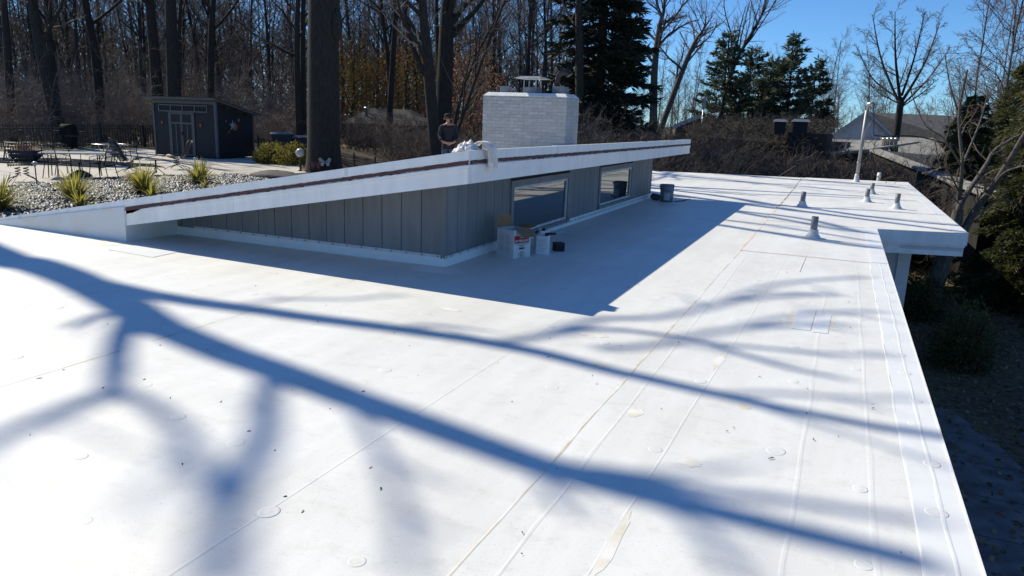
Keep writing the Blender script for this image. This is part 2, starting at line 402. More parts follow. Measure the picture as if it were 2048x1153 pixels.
ribbon((.30, 1.5), (.31, 9.9), .03, MEM, 'membrane_fold', .0082, h=.0009, seg=.4)
ribbon((-.02, 1.5), (.0, 7.9), .03, MEM, 'membrane_fold', .0082, h=.0009, seg=.4)
# edge strip along the right side, and along the extension
sheet([(.465, -4.02), (.662, -4.02), (.662, 10.2), (.465, 10.2)], .0125, MATS['membrane_new'])
sheet([(.475, 10.18), (.662, 10.18), (.662, 13.9), (.475, 13.86)], .0165, MATS['membrane_new'])
sheet([(1.84, 14.26), (2.056, 14.295), (2.076, far_y(2.07)-.02), (1.84, far_y(1.84)-.02)], .0205, MATS['membrane_new'])
ribbon((.462, 1.5), (.462, 10.1), .014, MATS['seam_grey'], 'seam', .0085, h=.002)
ribbon((.575, 1.5), (.575, 10.1), .02, MATS['membrane_new'], 'membrane_fold', .0127, h=.0015)
# metal drip edge
MB().box2((.663, -4.02, -.14), (.672, 13.86, .016)).build('drip_edge', MATS['white_metal'], house)
# glued patches with their stains
def blob(c, rx, ry, z, m, name, n=26, seed=1, parent=house):
    q = random.Random(seed); V = []
    for k in range(n):
        a = 2*math.pi*k/n; r = q.uniform(.72, 1.1); V.append((c[0]+rx*r*math.cos(a), c[1]+ry*r*math.sin(a)))
    return MB().prism(V, z, z+.0008).build(name, m, parent)
blob((-.10, 6.72), .27, .42, .0082, MATS['stain_tan'], 'glue_stain', seed=4)
MB().prism([(-.222, 6.30), (-.075, 6.30), (-.055, 7.10), (-.215, 7.12)], .009, .0122).build('membrane_patch', MATS['membrane_new'], house)
MB().prism([(-.060, 6.27), (.058, 6.29), (.075, 6.98), (-.045, 7.0)], .0092, .0115).build('membrane_patch', MATS['membrane_new'], house)
for sx, sy, ax, ay, sd in ((-.64, 2.55, .03, .30, 7), (-.62, 5.1, .035, .22, 8), (-.9, 3.9, .05, .08, 9), (-1.6, 5.3, .14, .07, 10), (-1.35, 4.6, .10, .07, 11), (-.35, 4.3, .04, .05, 12), (-.5, 3.4, .06, .05, 14), (-2.9, 5.4, .1, .05, 15)):
    blob((sx, sy), ax, ay, .0083 if sx > -1.1 else .0043, MATS['stain_tan'], 'glue_stain', 18, sd)
# fastener plates telegraphing through the membrane
pl = MB(); pr_ = [(.046, -.0004), (.038, .0008), (.030, .0007), (.018, .0006), (.012, .0014), (.0001, .0015)]
pl.lathe(pr_, sides=14); plm = pl.mesh('fastener_plate')
for X, z in ((-5.0, 0), (-5.6, 0), (-4.7, 0), (-3.6, .004), (-3.05, .004), (-2.55, .004), (-1.98, .004), (-1.45, .004), (-.66, .008), (-.15, .008), (.28, .008), (.57, .0125)):
    y = 1.7+rr.uniform(0, .5)
    while y < (5.6 if X < -2.3 else 9.8):
        fp = link('fastener_plate', plm, MATS['membrane_new'] if X > .5 else MEM, house, (X+rr.uniform(-.03, .03)+4, y-10, z+3.1)); fs = rr.uniform(.75, 1.15); fp.scale = (fs, fs*rr.uniform(.9, 1.1), rr.uniform(.3, 1.5))
        y += rr.uniform(.45, 1.3) if X < .5 else rr.uniform(.4, .6)
# eave bands of the extension and of the right edge
WM = MATS['white_metal']
def band(x0, y0, x1, y1, z0, z1, out0, out1, name='fascia_board'):
    d = np.array([x1-x0, y1-y0]); d /= np.linalg.norm(d); nrm = np.array([d[1], -d[0]])
    a0 = np.array([x0, y0])+nrm*out0; a1 = np.array([x1, y1])+nrm*out0; b0 = np.array([x0, y0])+nrm*out1; b1 = np.array([x1, y1])+nrm*out1
    return MB().hexa([(*a0, z0), (*b0, z0), (*b1, z0), (*a1, z0), (*a0, z1), (*b0, z1), (*b1, z1), (*a1, z1)][0:8]).build(name, WM, house)
for z0, z1, o0, o1 in ((-.20, .012, -.03, .012), (-.235, -.202, -.06, -.012), (-.385, -.237, -.10, -.035)):
    band(.672, 13.89, 2.045, 14.30, z0, z1, o0, o1)
    band(2.060, 14.32, 2.068, far_y(2.06)-.05, z0, z1-.001, o0, o1)
    band(.655, -4, .655, 13.80, z0, min(z1, -.145), o0, o1-.002)
MB().prism([(.3, 14.0), (1.95, 14.42), (1.97, 27.5), (.3, 27.2)], -.40, -.36).build('soffit', MATS['wall_white'], house)
# walls below the roof
MB().box2((-11, -3.6, -3.3), (.15, 14.9, -.31)).build('wall', MATS['wall_white'], house)
MB().box2((-11, 14.95, -3.4), (1.12, 25.0, -.31)).build('wall', MATS['wall_white'], house)
MB().box2((1.125, 14.90, -3.4), (1.33, 15.10, -.365)).build('corner_post', mat('post_white', (.74, .75, .76), None, 3, .6), house)

# --- the raised clerestory roof
SL = .174; XR, XL, YF, YB = -3.20, -10.45, 6.25, 17.22
def ztop(x): return 1.300+SL*(x-XR)
def slab(x0, x1, y0, y1, a, b, name, m):
    """sloping slab between ztop+a and ztop+b"""
    return MB().hexa([(x0, y0, ztop(x0)+a), (x1, y0, ztop(x1)+a), (x1, y1, ztop(x1)+a), (x0, y1, ztop(x0)+a), (x0, y0, ztop(x0)+b), (x1, y0, ztop(x1)+b), (x1, y1, ztop(x1)+b), (x0, y1, ztop(x0)+b)]).build(name, m, house)
slab(-9.9, XR-.05, YF+.05, YB-.05, -.22, -.012, 'upper_roof', MATS['wall_white'])
slab(XL, XR-.012, YF+.012, YB-.012, -.012, .0, 'upper_membrane', MEM)
slab(-7.8, XR-.07, YF+.06, YB-.06, -.30, -.222, 'soffit', mat('soffit_paint', (.34, .35, .36), None, 3, .7))
XE = -7.80
FJ = -3.24
# front fascia: coping, groove, lip and lower board (each a board of its own)
def front_board(x0, x1, a, b, yo, name='fascia_board', m=WM, t=.04): return slab(x0, x1, YF-yo, YF-yo+t, a, b, name, m)
front_board(XE, XR+.006, -.082, .006, .006, 'coping')
front_board(XL, XE-.002, -.075, .004, .004, 'coping', MATS['white_metal'])
front_board(XE, XR-.004, -.128, -.083, -.006, 'fascia_board', t=.03)
front_board(XE, XR+.012, -.160, -.129, .012, 'fascia_board', t=.05)
front_board(XE, XR-.002, -.305, -.161, .000, 'fascia_board', t=.05)
# low end wrapped in membrane down to the flat roof
MB().add([(XL, YF-.02, .0), (XE, YF-.02, .0), (XE, YF-.02, ztop(XE)-.076), (XL, YF-.02, max(.01, ztop(XL)-.075)), (XL, YF+.3, 0), (XE, YF+.81, 0), (XE, YF+.81, ztop(XE)-.076), (XL, YF+.3, max(.01, ztop(XL)-.075))],
         [(0, 1, 2, 3), (5, 4, 7, 6), (1, 5, 6, 2), (4, 0, 3, 7), (3, 2, 6, 7)]).build('membrane_wrap', MATS['dirty_white'], house)
def side_board(z0, z1, xo, name='fascia_board', m=WM, t=.04, y0=YF, y1=YB):
    return MB().box2((XR+xo-t, y0, 1.30+z0), (XR+xo, y1, 1.30+z1)).build(name, m, house)
side_board(-.083, .007, .0065, 'coping', y0=YF+.036)
side_board(-.128, -.0835, -.006, t=.03, y0=YF+.026)
side_board(-.160, -.129, .0125, t=.05, y0=YF+.04)
side_board(-.305, -.161, .0005, t=.05, y0=YF+.052)
for k in range(3):
    slab(-4.6-k*2.6, -4.56-k*2.6, YF-.008, YF-.0065, -.078, .008, 'coping_joint', MATS['seam_grey']); MB().box2((XR+.007, 8.6+k*3, 1.222), (XR+.009, 8.64+k*3, 1.308)).build('coping_joint', MATS['seam_grey'], house)
    slab(-4.9-k*1.2, -4.897-k*1.2, YF-.001, YF-.0002, -.304, -.162, 'board_joint', MATS['seam_grey'])
# exposed red-brown strip where the old flashing was stripped, ragged edges
def ragged(n, x_of, y_of, z_of, lo, hi, name, out):
    V = []; F = []
    for i in range(n+1):
        t = i/n; x, y, z = x_of(t), y_of(t), z_of(t)
        a = lo+rr.choice((0, 0, 0, -.012, .006))*rr.random(); b_ = hi+rr.uniform(-.004, .004)
        ox, oy = out
        V += [(x, y, z+a), (x, y, z+b_), (x+ox, y+oy, z+b_), (x+ox, y+oy, z+a)]
    for i in range(n):
        for k in range(4): F.append((i*4+k, i*4+(k+1) % 4, (i+1)*4+(k+1) % 4, (i+1)*4+k))
    F += [(0, 1, 2, 3), (n*4+3, n*4+2, n*4+1, n*4)]
    return MB().add(V, F).build(name, MATS['red_primer'], house)
ragged(150, lambda t: -7.75+t*4.55, lambda t: YF-.003, lambda t: ztop(-7.75+t*4.55), -.121, -.086, 'red_strip', (0, .012))
ragged(200, lambda t: XR+.003, lambda t: YF+.05+t*(YB-YF-.1), lambda t: 1.30, -.121, -.088, 'red_strip', (-.012, 0))
MB().hexa([(-7.78, YF-.012, ztop(-7.78)-.165), (-7.66, YF-.012, ztop(-7.66)-.16), (-7.66, YF-.001, ztop(-7.66)-.16), (-7.78, YF-.001, ztop(-7.78)-.165),
           (-7.78, YF-.012, ztop(-7.78)-.084), (-7.30, YF-.012, ztop(-7.3)-.084), (-7.30, YF-.001, ztop(-7.3)-.084), (-7.78, YF-.001, ztop(-7.78)-.084)]).build('red_strip', MATS['red_primer'], house)
# --- clerestory walls: backing + individual grooved panels
WX, WY = -3.85, 7.0
def zsoff(x): return ztop(x)-.292
MB().box2((-7.9, WY+.03, .0), (WX-.03, 16.45, .50)).build('wall', MATS['siding_back'], house)
MB().hexa([(-7.9, WY+.03, .50), (WX-.03, WY+.03, .50), (WX-.03, 16.45, .50), (-7.9, 16.45, .50), (-7.9, WY+.03, .505), (WX-.03, WY+.03, zsoff(WX)), (WX-.03, 16.45, zsoff(WX)), (-7.9, 16.45, .505)]).build('wall', MATS['siding_back'], house)
PW = .2555
for k in range(16):
    x1 = WX-.045-k*PW; x0 = x1-PW+.009
    zb = .10
    if zsoff(x0) < zb+.03: break
    MB().hexa([(x0, WY, zb), (x1, WY, zb), (x1, WY+.028, zb), (x0, WY+.028, zb), (x0, WY, zsoff(x0)), (x1, WY, zsoff(x1)), (x1, WY+.028, zsoff(x1)), (x0, WY+.028, zsoff(x0))]).build('siding_panel', MATS['siding'], house)
MB().box2((WX-.044, WY-.012, .09), (WX+.012, WY+.044, zsoff(WX)-.01)).build('corner_board', MATS['siding'], house)
WINS = ((8.72, 10.98, .075, .835), (12.52, 14.78, .12, .845))
zc = zsoff(WX)+.002
def side_panel(y0, y1, z0=.10, z1=zc): MB().box2((WX-.028, y0, z0), (WX, y1, z1)).build('siding_panel', MATS['siding'], house)
def run(ya, yb):
    n = max(1, round((yb-ya)/.255)); w = (yb-ya)/n
    for k in range(n): side_panel(ya+k*w+.0045, ya+(k+1)*w-.0045)
run(WY+.05, WINS[0][0]); run(WINS[0][1], WINS[1][0]); run(WINS[1][1], 16.42)
MB().box2((WX-.04, 16.425, .09), (WX+.006, 16.48, zc)).build('corner_board', MATS['siding'], house)
def glass_pane_mat():
    m = bpy.data.materials.new('window_glass'); m.use_nodes = True; nt = m.node_tree; nt.nodes.clear(); MATS['window_glass'] = m
    o = nt.nodes.new('ShaderNodeOutputMaterial'); g = nt.nodes.new('ShaderNodeBsdfGlossy'); g.inputs['Roughness'].default_value = .015; g.inputs['Color'].default_value = (.92, .93, .88, 1)
    d = nt.nodes.new('ShaderNodeBsdfDiffuse'); d.inputs['Color'].default_value = (.012, .014, .02, 1)
    fr = nt.nodes.new('ShaderNodeFresnel'); fr.inputs['IOR'].default_value = 2.6
    mx = nt.nodes.new('ShaderNodeMixShader'); nt.links.new(fr.outputs[0], mx.inputs[0]); nt.links.new(d.outputs[0], mx.inputs[1]); nt.links.new(g.outputs[0], mx.inputs[2]); nt.links.new(mx.outputs[0], o.inputs[0])
    return m
glass_pane_mat()
for (y0, y1, z0, z1) in WINS:
    w = MB()                                    # outer casing
    w.box2((WX-.028, y0+.003, z0), (WX+.022, y0+.085, z1)); w.box2((WX-.028, y1-.085, z0), (WX+.022, y1-.003, z1))
    w.box2((WX-.028, y0+.0855, z1-.085), (WX+.020, y1-.0855, z1))
    wo_ = w.build('window', MATS['window_trim'], house)
    f = MB(); a, b_, c, d = y0+.0865, y1-.0865, z0+.045, z1-.0865
    f.box2((WX-.028, a, c), (WX+.004, a+.035, d)); f.box2((WX-.028, b_-.035, c), (WX+.004, b_, d))
    f.box2((WX-.028, a+.0355, d-.035), (WX+.003, b_-.0355, d)); f.box2((WX-.028, a+.0355, c), (WX+.003, b_-.0355, c+.035))
    f.build('frame', MATS['window_white'], wo_)
    MB().box2((WX-.026, a+.03, c+.03), (WX-.016, b_-.03, d-.03)).build('pane', MATS['window_glass'], wo_)
    MB().box2((WX-.028, a-.10, z0-.002), (WX+.045, b_+.06, z0+.043)).build('sill', MATS['window_trim'], wo_)
# membrane upturn, termination bars and their screws
MB().prism_axis([(WY-.016, .0), (WY-.001, .10), (WY+.02, .10), (WY+.02, 0)], 0, -7.8, WX+.016).build('base_flashing', MATS['membrane_new'], house)
MB().prism_axis([(WX-.02, .0), (WX+.02, 0), (WX+.002, .10), (WX-.02, .10)], 1, WY-.014, 16.48).build('base_flashing', MATS['membrane_new'], house)
MB().box2((-7.5, WY-.008, .098), (WX+.02, WY-.0005, .128)).build('termination_bar', MATS['bar_metal'], house)
MB().box2((WX+.014, WY+.03, .098), (WX+.021, 8.6, .122)).build('termination_bar', MATS['bar_metal'], house)
MB().box2((WX+.014, 8.62, .048), (WX+.021, 16.46, .070)).build('termination_bar', MATS['bar_metal'], house)
sc = MB()
for k in range(18): sc.box((-3.93-.2*k, WY-.0105, .113), (.014, .005, .014))
sc.build('screws', MATS['screw_dark'], house, kind='stuff')
sc = MB()
for k in range(44): sc.box((WX+.023, 7.1+.21*k, .110 if 7.1+.21*k < 8.6 else .059), (.005, .014, .014))
sc.build('screws', MATS['screw_dark'], house, kind='stuff')
# rounded membrane patches at the wall corner and low end
blob((WX+.02, WY-.20), .36, .19, .0042, MATS['membrane_new'], 'corner_patch', 30, 21)
blob((WX+.06, WY-.04), .09, .055, .0052, MATS['stain_tan'], 'glue_stain', 18, 22)
MB().prism([(-7.5, 5.75), (-6.75, 5.70), (-6.8, 6.15), (-7.5, 6.2)], .0003, .0035).build('membrane_patch', MATS['membrane_new'], house)
ribbon((-7.5, 5.74), (-6.75, 5.69), .012, MATS['seam_tan'], 'seam', .0008); ribbon((-6.74, 5.7), (-6.79, 6.15), .012, MATS['seam_tan'], 'seam', .0008)
blob((-7.9, 6.02), .28, .12, .0004, MATS['stain_tan'], 'glue_stain', 22, 25)

# --- chimney: painted brick, every brick a piece
CX0, CX1, CY0, CY1, CZ1 = -6.86, -5.04, 14.0, 14.72, 2.06
ch = MB().box2((CX0+.006, CY0+.006, .25), (CX1-.006, CY1-.006, CZ1-.002)).build('chimney', MATS['mortar_paint'], house)
CH = .0665; bl, bh = .2022, .058
bmv = {}
def brick_mesh(L, D, v):
    key = (round(L, 3), round(D, 3), v)
    if key not in bmv:
        q = random.Random(hash(key) % 999); b = MB(); x, y, z = L/2, D/2, bh/2; j = lambda: q.uniform(-.0022, .0022)
        e = .004
        V = [(-x+j(), -y+j(), -z+j()), (x+j(), -y+j(), -z+j()), (x+j(), y, -z+j()), (-x+j(), y, -z+j()), (-x+j(), -y+j(), z+j()), (x+j(), -y+j(), z+j()), (x+j(), y, z+j()), (-x+j(), y, z+j())]
        b.hexa(V); bmv[key] = b.mesh('brick'); bmv[key].materials.append(MATS['brick_paint'])
    return bmv[key]
off = np.array([-4, 10, -3.1]); z = .78; row = 0
while z+bh < CZ1:
    def lay(a0, a1, first, fn):
        p = a0; L = first
        while p < a1-.02:
            L2 = min(L, a1-p)-.008
            if L2 > .03: fn(p+L2/2+.004, L2)
            p += L; L = bl
    fr = bl if row % 2 == 0 else bl/2+.0
    lay(CX0, CX1, fr, lambda c, L: link('brick', brick_mesh(L, .05, rr.randrange(4)), None, ch, np.array([c, CY0+.0255+rr.uniform(-.003, .003), z+bh/2])-off))
    if z > .9:
        def sd(c, L):
            o = link('brick', brick_mesh(L, .05, rr.randrange(4)), None, ch, np.array([CX1-.0255+rr.uniform(-.0015, .0015), c, z+bh/2])-off); o.rotation_euler = (0, 0, math.pi/2)
        lay(CY0+.052, CY1, bl/2+.05 if row % 2 == 0 else bl-.05+.05, sd)
        def sl(c, L):
            o = link('brick', brick_mesh(L, .05, rr.randrange(4)), None, ch, np.array([CX0+.0255, c, z+bh/2])-off); o.rotation_euler = (0, 0, -math.pi/2)
        if row % 1 == 0: lay(CY0+.052, CY1, bl, sl)
    z += CH; row += 1
ct = CZ1
cr = MB(); e = .07
cr.hexa([(CX0-.005, CY0-.005, ct), (CX1+.005, CY0-.005, ct), (CX1+.005, CY1+.005, ct), (CX0-.005, CY1+.005, ct), (CX0+e, CY0+e, ct+.075), (CX1-e, CY0+e, ct+.070), (CX1-e, CY1-e, ct+.075), (CX0+e, CY1-e, ct+.075)])
cr.build('crown', MATS['crown_paint'], ch, bevel=.01)
ft = ct+.072
def flue(x, w, h, name='flue'):
    b = MB(); b.box((x, 14.36, ft+h/2), (w, w, h)); return b.build(name, mat('flue_clay', (.20, .22, .25), (.15, .165, .19), 6, .8), ch, bevel=.008)
flue(-6.52, .19, .13); flue(-5.93, .30, .12); flue(-5.32, .26, .14)
cap = MB(); cx = -5.93
for sx in (-1, 1):
    for sy in (-1, 1): cap.box((cx+sx*.13, 14.36+sy*.13, ft+.20), (.012, .012, .17))
cap.hexa([(cx-.30, 14.08, ft+.285), (cx+.30, 14.08, ft+.285), (cx+.30, 14.64, ft+.285), (cx-.30, 14.64, ft+.285), (cx-.20, 14.2, ft+.33), (cx+.20, 14.2, ft+.33), (cx+.20, 14.52, ft+.33), (cx-.20, 14.52, ft+.33)])
cap.build('flue_cap', mat('cap_steel', (.55, .55, .54), (.42, .42, .42), 12, .3, metal=.6), ch)
gn = MB(); gx = -5.33
pts = [(gx-.06, 14.36, ft+.12)]+[(gx-.06+.13*(1-math.cos(a)), 14.36, ft+.30+.13*math.sin(a)) for a in np.linspace(0, 2.7, 10)]
gn.tube(pts, [.05]*5+[.055]*3+[.06]*3, 10)
gn.build('gooseneck_vent', MATS['black_metal'], ch)
MB().box2((CX1-.25, CY0-.06, .9), (CX1+.05, CY1+.05, 1.14)).build('chimney_flashing', MATS['membrane_new'], ch)

# ------------------------------------------------------------------ things standing on the roof
def text_mesh(txt, size, name='lettering', bold=0.0):
    cu = bpy.data.curves.new('t', 'FONT'); cu.body = txt; cu.size = size; cu.align_x = 'CENTER'; cu.align_y = 'CENTER'; cu.offset = bold; cu.extrude = .0004; cu.resolution_u = 3
    o = bpy.data.objects.new('t', cu); COL.objects.link(o)
    dg = bpy.context.evaluated_depsgraph_get(); me = bpy.data.meshes.new_from_object(o.evaluated_get(dg)); me.name = name
    bpy.data.objects.remove(o); bpy.data.curves.remove(cu); me.materials.clear(); return me

def vent(x, y, h, label, z=.012, boot_h=.12, lit=False):
    t = thing('vent_pipe', label, 'vent pipe', (x, y, z), 'plumbing vents on the flat roof')
    MB().lathe([(.050, .02), (.050, h), (.040, h), (.040, .06)], (x, y, z), 16, caps=True).build('pipe', MATS['grey_pipe'], t)
    MB().lathe([(.19, 0), (.185, .004), (.115, .008), (.105, .03), (.085, .06), (.072, .07), (.066, boot_h), (.053, boot_h+.005), (.053, boot_h+.006)], (x, y, z), 20).build('boot', MATS['boot_grey'], t)
    MB().lathe([(.0685, boot_h-.012), (.0705, boot_h-.012), (.0705, boot_h), (.0685, boot_h)], (x, y, z), 20, caps=False).build('clamp', MATS['bar_metal'], t)
    return t
vent(-.275, 11.99, .33, 'grey vent pipe in a flared boot standing between the cross seams', .012, .13)
vent(-.670, 16.80, .32, 'grey vent pipe by the long tan seam, in line with the grey pail', .016)
vent(.620, 19.17, .31, 'front pipe of the overlapping pair of grey vents on the extension', .016)
vent(.795, 21.77, .29, 'rear pipe of the overlapping pair of grey vents on the extension', .016)
vent(1.175, 17.92, .33, 'grey vent pipe nearest the outer edge strip of the extension', .016)
t = thing('vent_pipe', 'short white plastic vent stub beside the service mast at the rear edge', 'vent pipe', (1.19, 28.32, -.02), 'plumbing vents on the flat roof')
MB().lathe([(.06, -.3), (.06, .28), (.05, .28), (.05, .2)], (1.19, 28.32, 0), 14).build('pipe', mat('pvc_white', (.75, .75, .74), None, 4, .5), t)
MB().lathe([(.068, .12), (.068, .19), (.0605, .2)], (1.19, 28.32, 0), 14).build('coupling', MATS['pvc_white'], t)

mx, my = .478, 26.70
t = thing('service_mast', 'tall leaning grey conduit mast with weatherhead and looped cable at the rear roof edge', 'mast', (mx, my, .016))
lean = np.array([.012, 0, 1.0])
MB().tube([(mx, my, .01), (mx+.03, my, 2.34)], .052, 12).build('conduit', mat('conduit', (.40, .40, .38), (.30, .30, .29), 6, .5, metal=.3), t)
MB().lathe([(.13, 0), (.12, .01), (.085, .05), (.068, .20), (.058, .26)], (mx, my, .016), 14).build('boot', MATS['boot_grey'], t)
MB().lathe([(.062, 0), (.07, .01), (.07, .05), (.062, .06)], (mx+.008, my, .60), 12).build('clamp', MATS['galvanised'], t)
wh = MB(); wh.tube([(mx+.03, my, 2.30), (mx+.032, my, 2.42), (mx+.07, my-.02, 2.47), (mx+.15, my-.06, 2.47), (mx+.21, my-.09, 2.44)], [.06, .066, .075, .075, .06], 12)
wh.build('weatherhead', MATS['galvanised'], t)
lp = [(mx+.19, my-.08, 2.44), (mx+.225, my-.10, 2.2), (mx+.21, my-.10, 1.95), (mx+.10, my-.10, 1.72), (mx+.05, my-.1, 1.50), (mx+.09, my-.1, 1.34), (mx+.2, my-.1, 1.28), (mx+.31, my-.1, 1.36), (mx+.335, my-.1, 1.52)]
def smooth_pts(P, n=40):
    P = np.array(P, float); m = len(P); out = []
    for u in np.linspace(0, m-1, n):
        i = min(int(u), m-2); f = u-i; p0 = P[max(i-1, 0)]; p1 = P[i]; p2 = P[i+1]; p3 = P[min(i+2, m-1)]
        out.append(.5*((2*p1)+(-p0+p2)*f+(2*p0-5*p1+4*p2-p3)*f*f+(-p0+3*p1-3*p2+p3)*f**3))
    return np.array(out)
MB().tube(smooth_pts(lp), .012, 6).build('cable', mat('cable_pink', (.45, .28, .25), (.12, .10, .10), 3, .6), t)
MB().tube(smooth_pts([(mx+.20, my-.07, 2.44), (mx+.26, my-.02, 2.1), (mx+.30, my, 1.7), (mx+.33, my, 1.5)], 20), .012, 6).build('cable', MATS['black_metal'], t)
# overhead drop from the mast to the trees beyond and the thin guy wire
a = np.array([mx+.33, my, 1.52]); b = np.array([9.5, 36, 1.5])
P = [a+(b-a)*u+np.array([0, 0, -1.2*4*u*(1-u)*.25]) for u in np.linspace(0, 1, 30)]
P[1:8] = [p+np.array([0, 0, .16*math.sin(i/7*math.pi)]) for i, p in enumerate(P[1:8])]
tag(MB().tube(P, .022, 6).build('service_cable', MATS['black_metal']), 'black overhead service cable sagging from the mast toward the evergreen trees', 'cable')
g0 = np.array([-1.95, 27.0, .02]); g1 = at_d(1640, 300, 44)
tag(MB().tube([g0, g1], .008, 5).build('guy_wire', mat('wire_grey', (.35, .34, .32), None, 4, .5)), 'thin taut wire running from the rear roof edge to the brick chimney next door', 'wire')

# cardboard carton
c0 = np.array([-3.407, 7.862]); ul = np.array([-.273, .125]); ul /= np.linalg.norm(ul); ur = np.array([.125, .273]); ur /= np.linalg.norm(ur)
BW, BD, BHh = .300, .272, .335; zb = .0045
card_o = mat('carton_white', (.66, .66, .66), (.60, .60, .60), 9, .8); card_i = mat('carton_brown', (.30, .19, .11), (.24, .15, .085), 9, .85)
t = thing('cardboard_box', 'open white cardboard carton with a red LAP SEALANT panel against the clerestory wall', 'box', (c0[0], c0[1], zb))
def P2(a, b_, z): p = c0+ul*a+ur*b_; return (p[0], p[1], z)
def boxwall(a0, b0, a1, b1, z0, z1, name='side', m=card_o):
    th = .004; d = np.array([a1-a0, b1-b0]); d = d/np.linalg.norm(d); n = np.array([-d[1], d[0]])*th
    return MB().hexa([P2(a0, b0, z0), P2(a1, b1, z0), P2(a1+n[0], b1+n[1], z0), P2(a0+n[0], b0+n[1], z0), P2(a0, b0, z1), P2(a1, b1, z1), P2(a1+n[0], b1+n[1], z1), P2(a0+n[0], b0+n[1], z1)]).build(name, m, t)
boxwall(0, 0, BW, 0, zb, zb+BHh); boxwall(BW, .0045, BW, BD-.0045, zb, zb+BHh); boxwall(BW, BD, 0, BD, zb, zb+BHh); boxwall(0, BD-.0045, 0, .0045, zb, zb+BHh)
MB().hexa([P2(.005, .005, zb), P2(BW-.005, .005, zb), P2(BW-.005, BD-.005, zb), P2(.005, BD-.005, zb), P2(.005, .005, zb+.004), P2(BW-.005, .005, zb+.004), P2(BW-.005, BD-.005, zb+.004), P2(.005, BD-.005, zb+.004)]).build('bottom', card_i, t)
def flap(p0, p1, dirv, L, name='flap'):
    """flap hinged on p0-p1 going along dirv (world) with length L; brown inside, white outside"""
    p0 = np.array(p0); p1 = np.array(p1); d = np.array(dirv, float); d /= np.linalg.norm(d); e = (p1-p0)/np.linalg.norm(p1-p0); n = np.cross(e, d)*.003
    q0 = p0+d*L+e*.02; q1 = p1+d*L-e*.02
    return MB().hexa([p0, p1, p1+n, p0+n, q0, q1, q1+n, q0+n]).build(name, card_i, t)
zt = zb+BHh+.001
N_l = np.array([-ur[0], -ur[1], 0]); N_r = np.array([-ul[0], -ul[1], 0])   # outward of left face / right face
flap(P2(0, BD-.01, zt), P2(0, .03, zt), N_r*.75+np.array([0, 0, -.42]), .15)       # right flap hanging outward
flap(P2(.02, 0, zt), P2(BW-.02, 0, zt), -N_l*.75+np.array([0, 0, -.25]), .12)       # left flap folded in
flap(P2(BW, .01, zt), P2(BW, BD-.01, zt), np.array([-.35*ul[0]*-1, -.35*ul[1]*-1, 1.]), .15)  # rear flap up against the wall
flap(P2(BW-.02, BD, zt), P2(.03, BD, zt), np.array([ur[0]*.9, ur[1]*.9, .12]), .14)
# printing on the right face: plane coordinates u along ur from corner, v height
Mr = Matrix(((ur[0], 0, N_r[0], 0), (ur[1], 0, N_r[1], 0), (0, 1, 0, 0), (0, 0, 0, 1)))
ROFF = ORIG[t]
def on_face(me, m, u, v, face, eps, parent=t):
    o = link(me.name, me, m, parent)
    if face == 'r': p = np.array([c0[0]+ur[0]*u, c0[1]+ur[1]*u, zb+v])+N_r*eps; rot = Mr
    else:
        p = np.array([c0[0]+ul[0]*u, c0[1]+ul[1]*u, zb+v])+N_l*eps; rot = Matrix(((-ul[0], 0, N_l[0], 0), (-ul[1], 0, N_l[1], 0), (0, 1, 0, 0), (0, 0, 0, 1)))
    m4 = rot.copy(); m4.translation = Vector(p-ROFF); o.matrix_local = m4; return o
def card(w, h, th=.0005):
    return MB().box((0, 0, th/2), (w, h, th)).mesh('print')
red = mat('print_red', (.42, .02, .03), None, 5, .7); wht = mat('print_white', (.75, .75, .75), None, 5, .7); ink = mat('print_ink', (.05, .05, .07), None, 5, .8); gry = mat('print_grey', (.28, .28, .30), (.6, .6, .6), 60, .8)
on_face(card(.235, .088), red, BD*.47, .222, 'r', .0008)
on_face(text_mesh('WHITE', .030, bold=.0006), wht, BD*.50, .246, 'r', .0016)
on_face(text_mesh('LAP SEALANT', .036, bold=.0012), wht, BD*.47, .205, 'r', .0016)
for k, (w, v) in enumerate(((.19, .168), (.10, .150), (.07, .142))): on_face(card(w, .005), ink, BD*.48, v, 'r', .0008)
on_face(card(.085, .022), ink, BD*.48, .115, 'r', .0008); on_face(card(.06, .005), ink, BD*.48, .082, 'r', .0008); on_face(card(.04, .006), ink, BD*.48, .062, 'r', .0008)
for dx, dy, w, h in ((0, .027, .10, .004), (0, -.027, .10, .004), (-.048, 0, .004, .054), (.048, 0, .004, .054), (0, .012, .06, .006), (0, 0, .06, .006), (0, -.012, .05, .006)): on_face(card(w, h), ink, BD*.48+dx, .03+dy, 'r', .0008)
for k in range(11):
    v = .26-k*.018; on_face(card(.075+.012*((k*7) % 3), .007), gry, BW*.36, v, 'l', .0008); on_face(card(.08-.01*((k*5) % 3), .007), gry, BW*.70, v-.004, 'l', .0008)

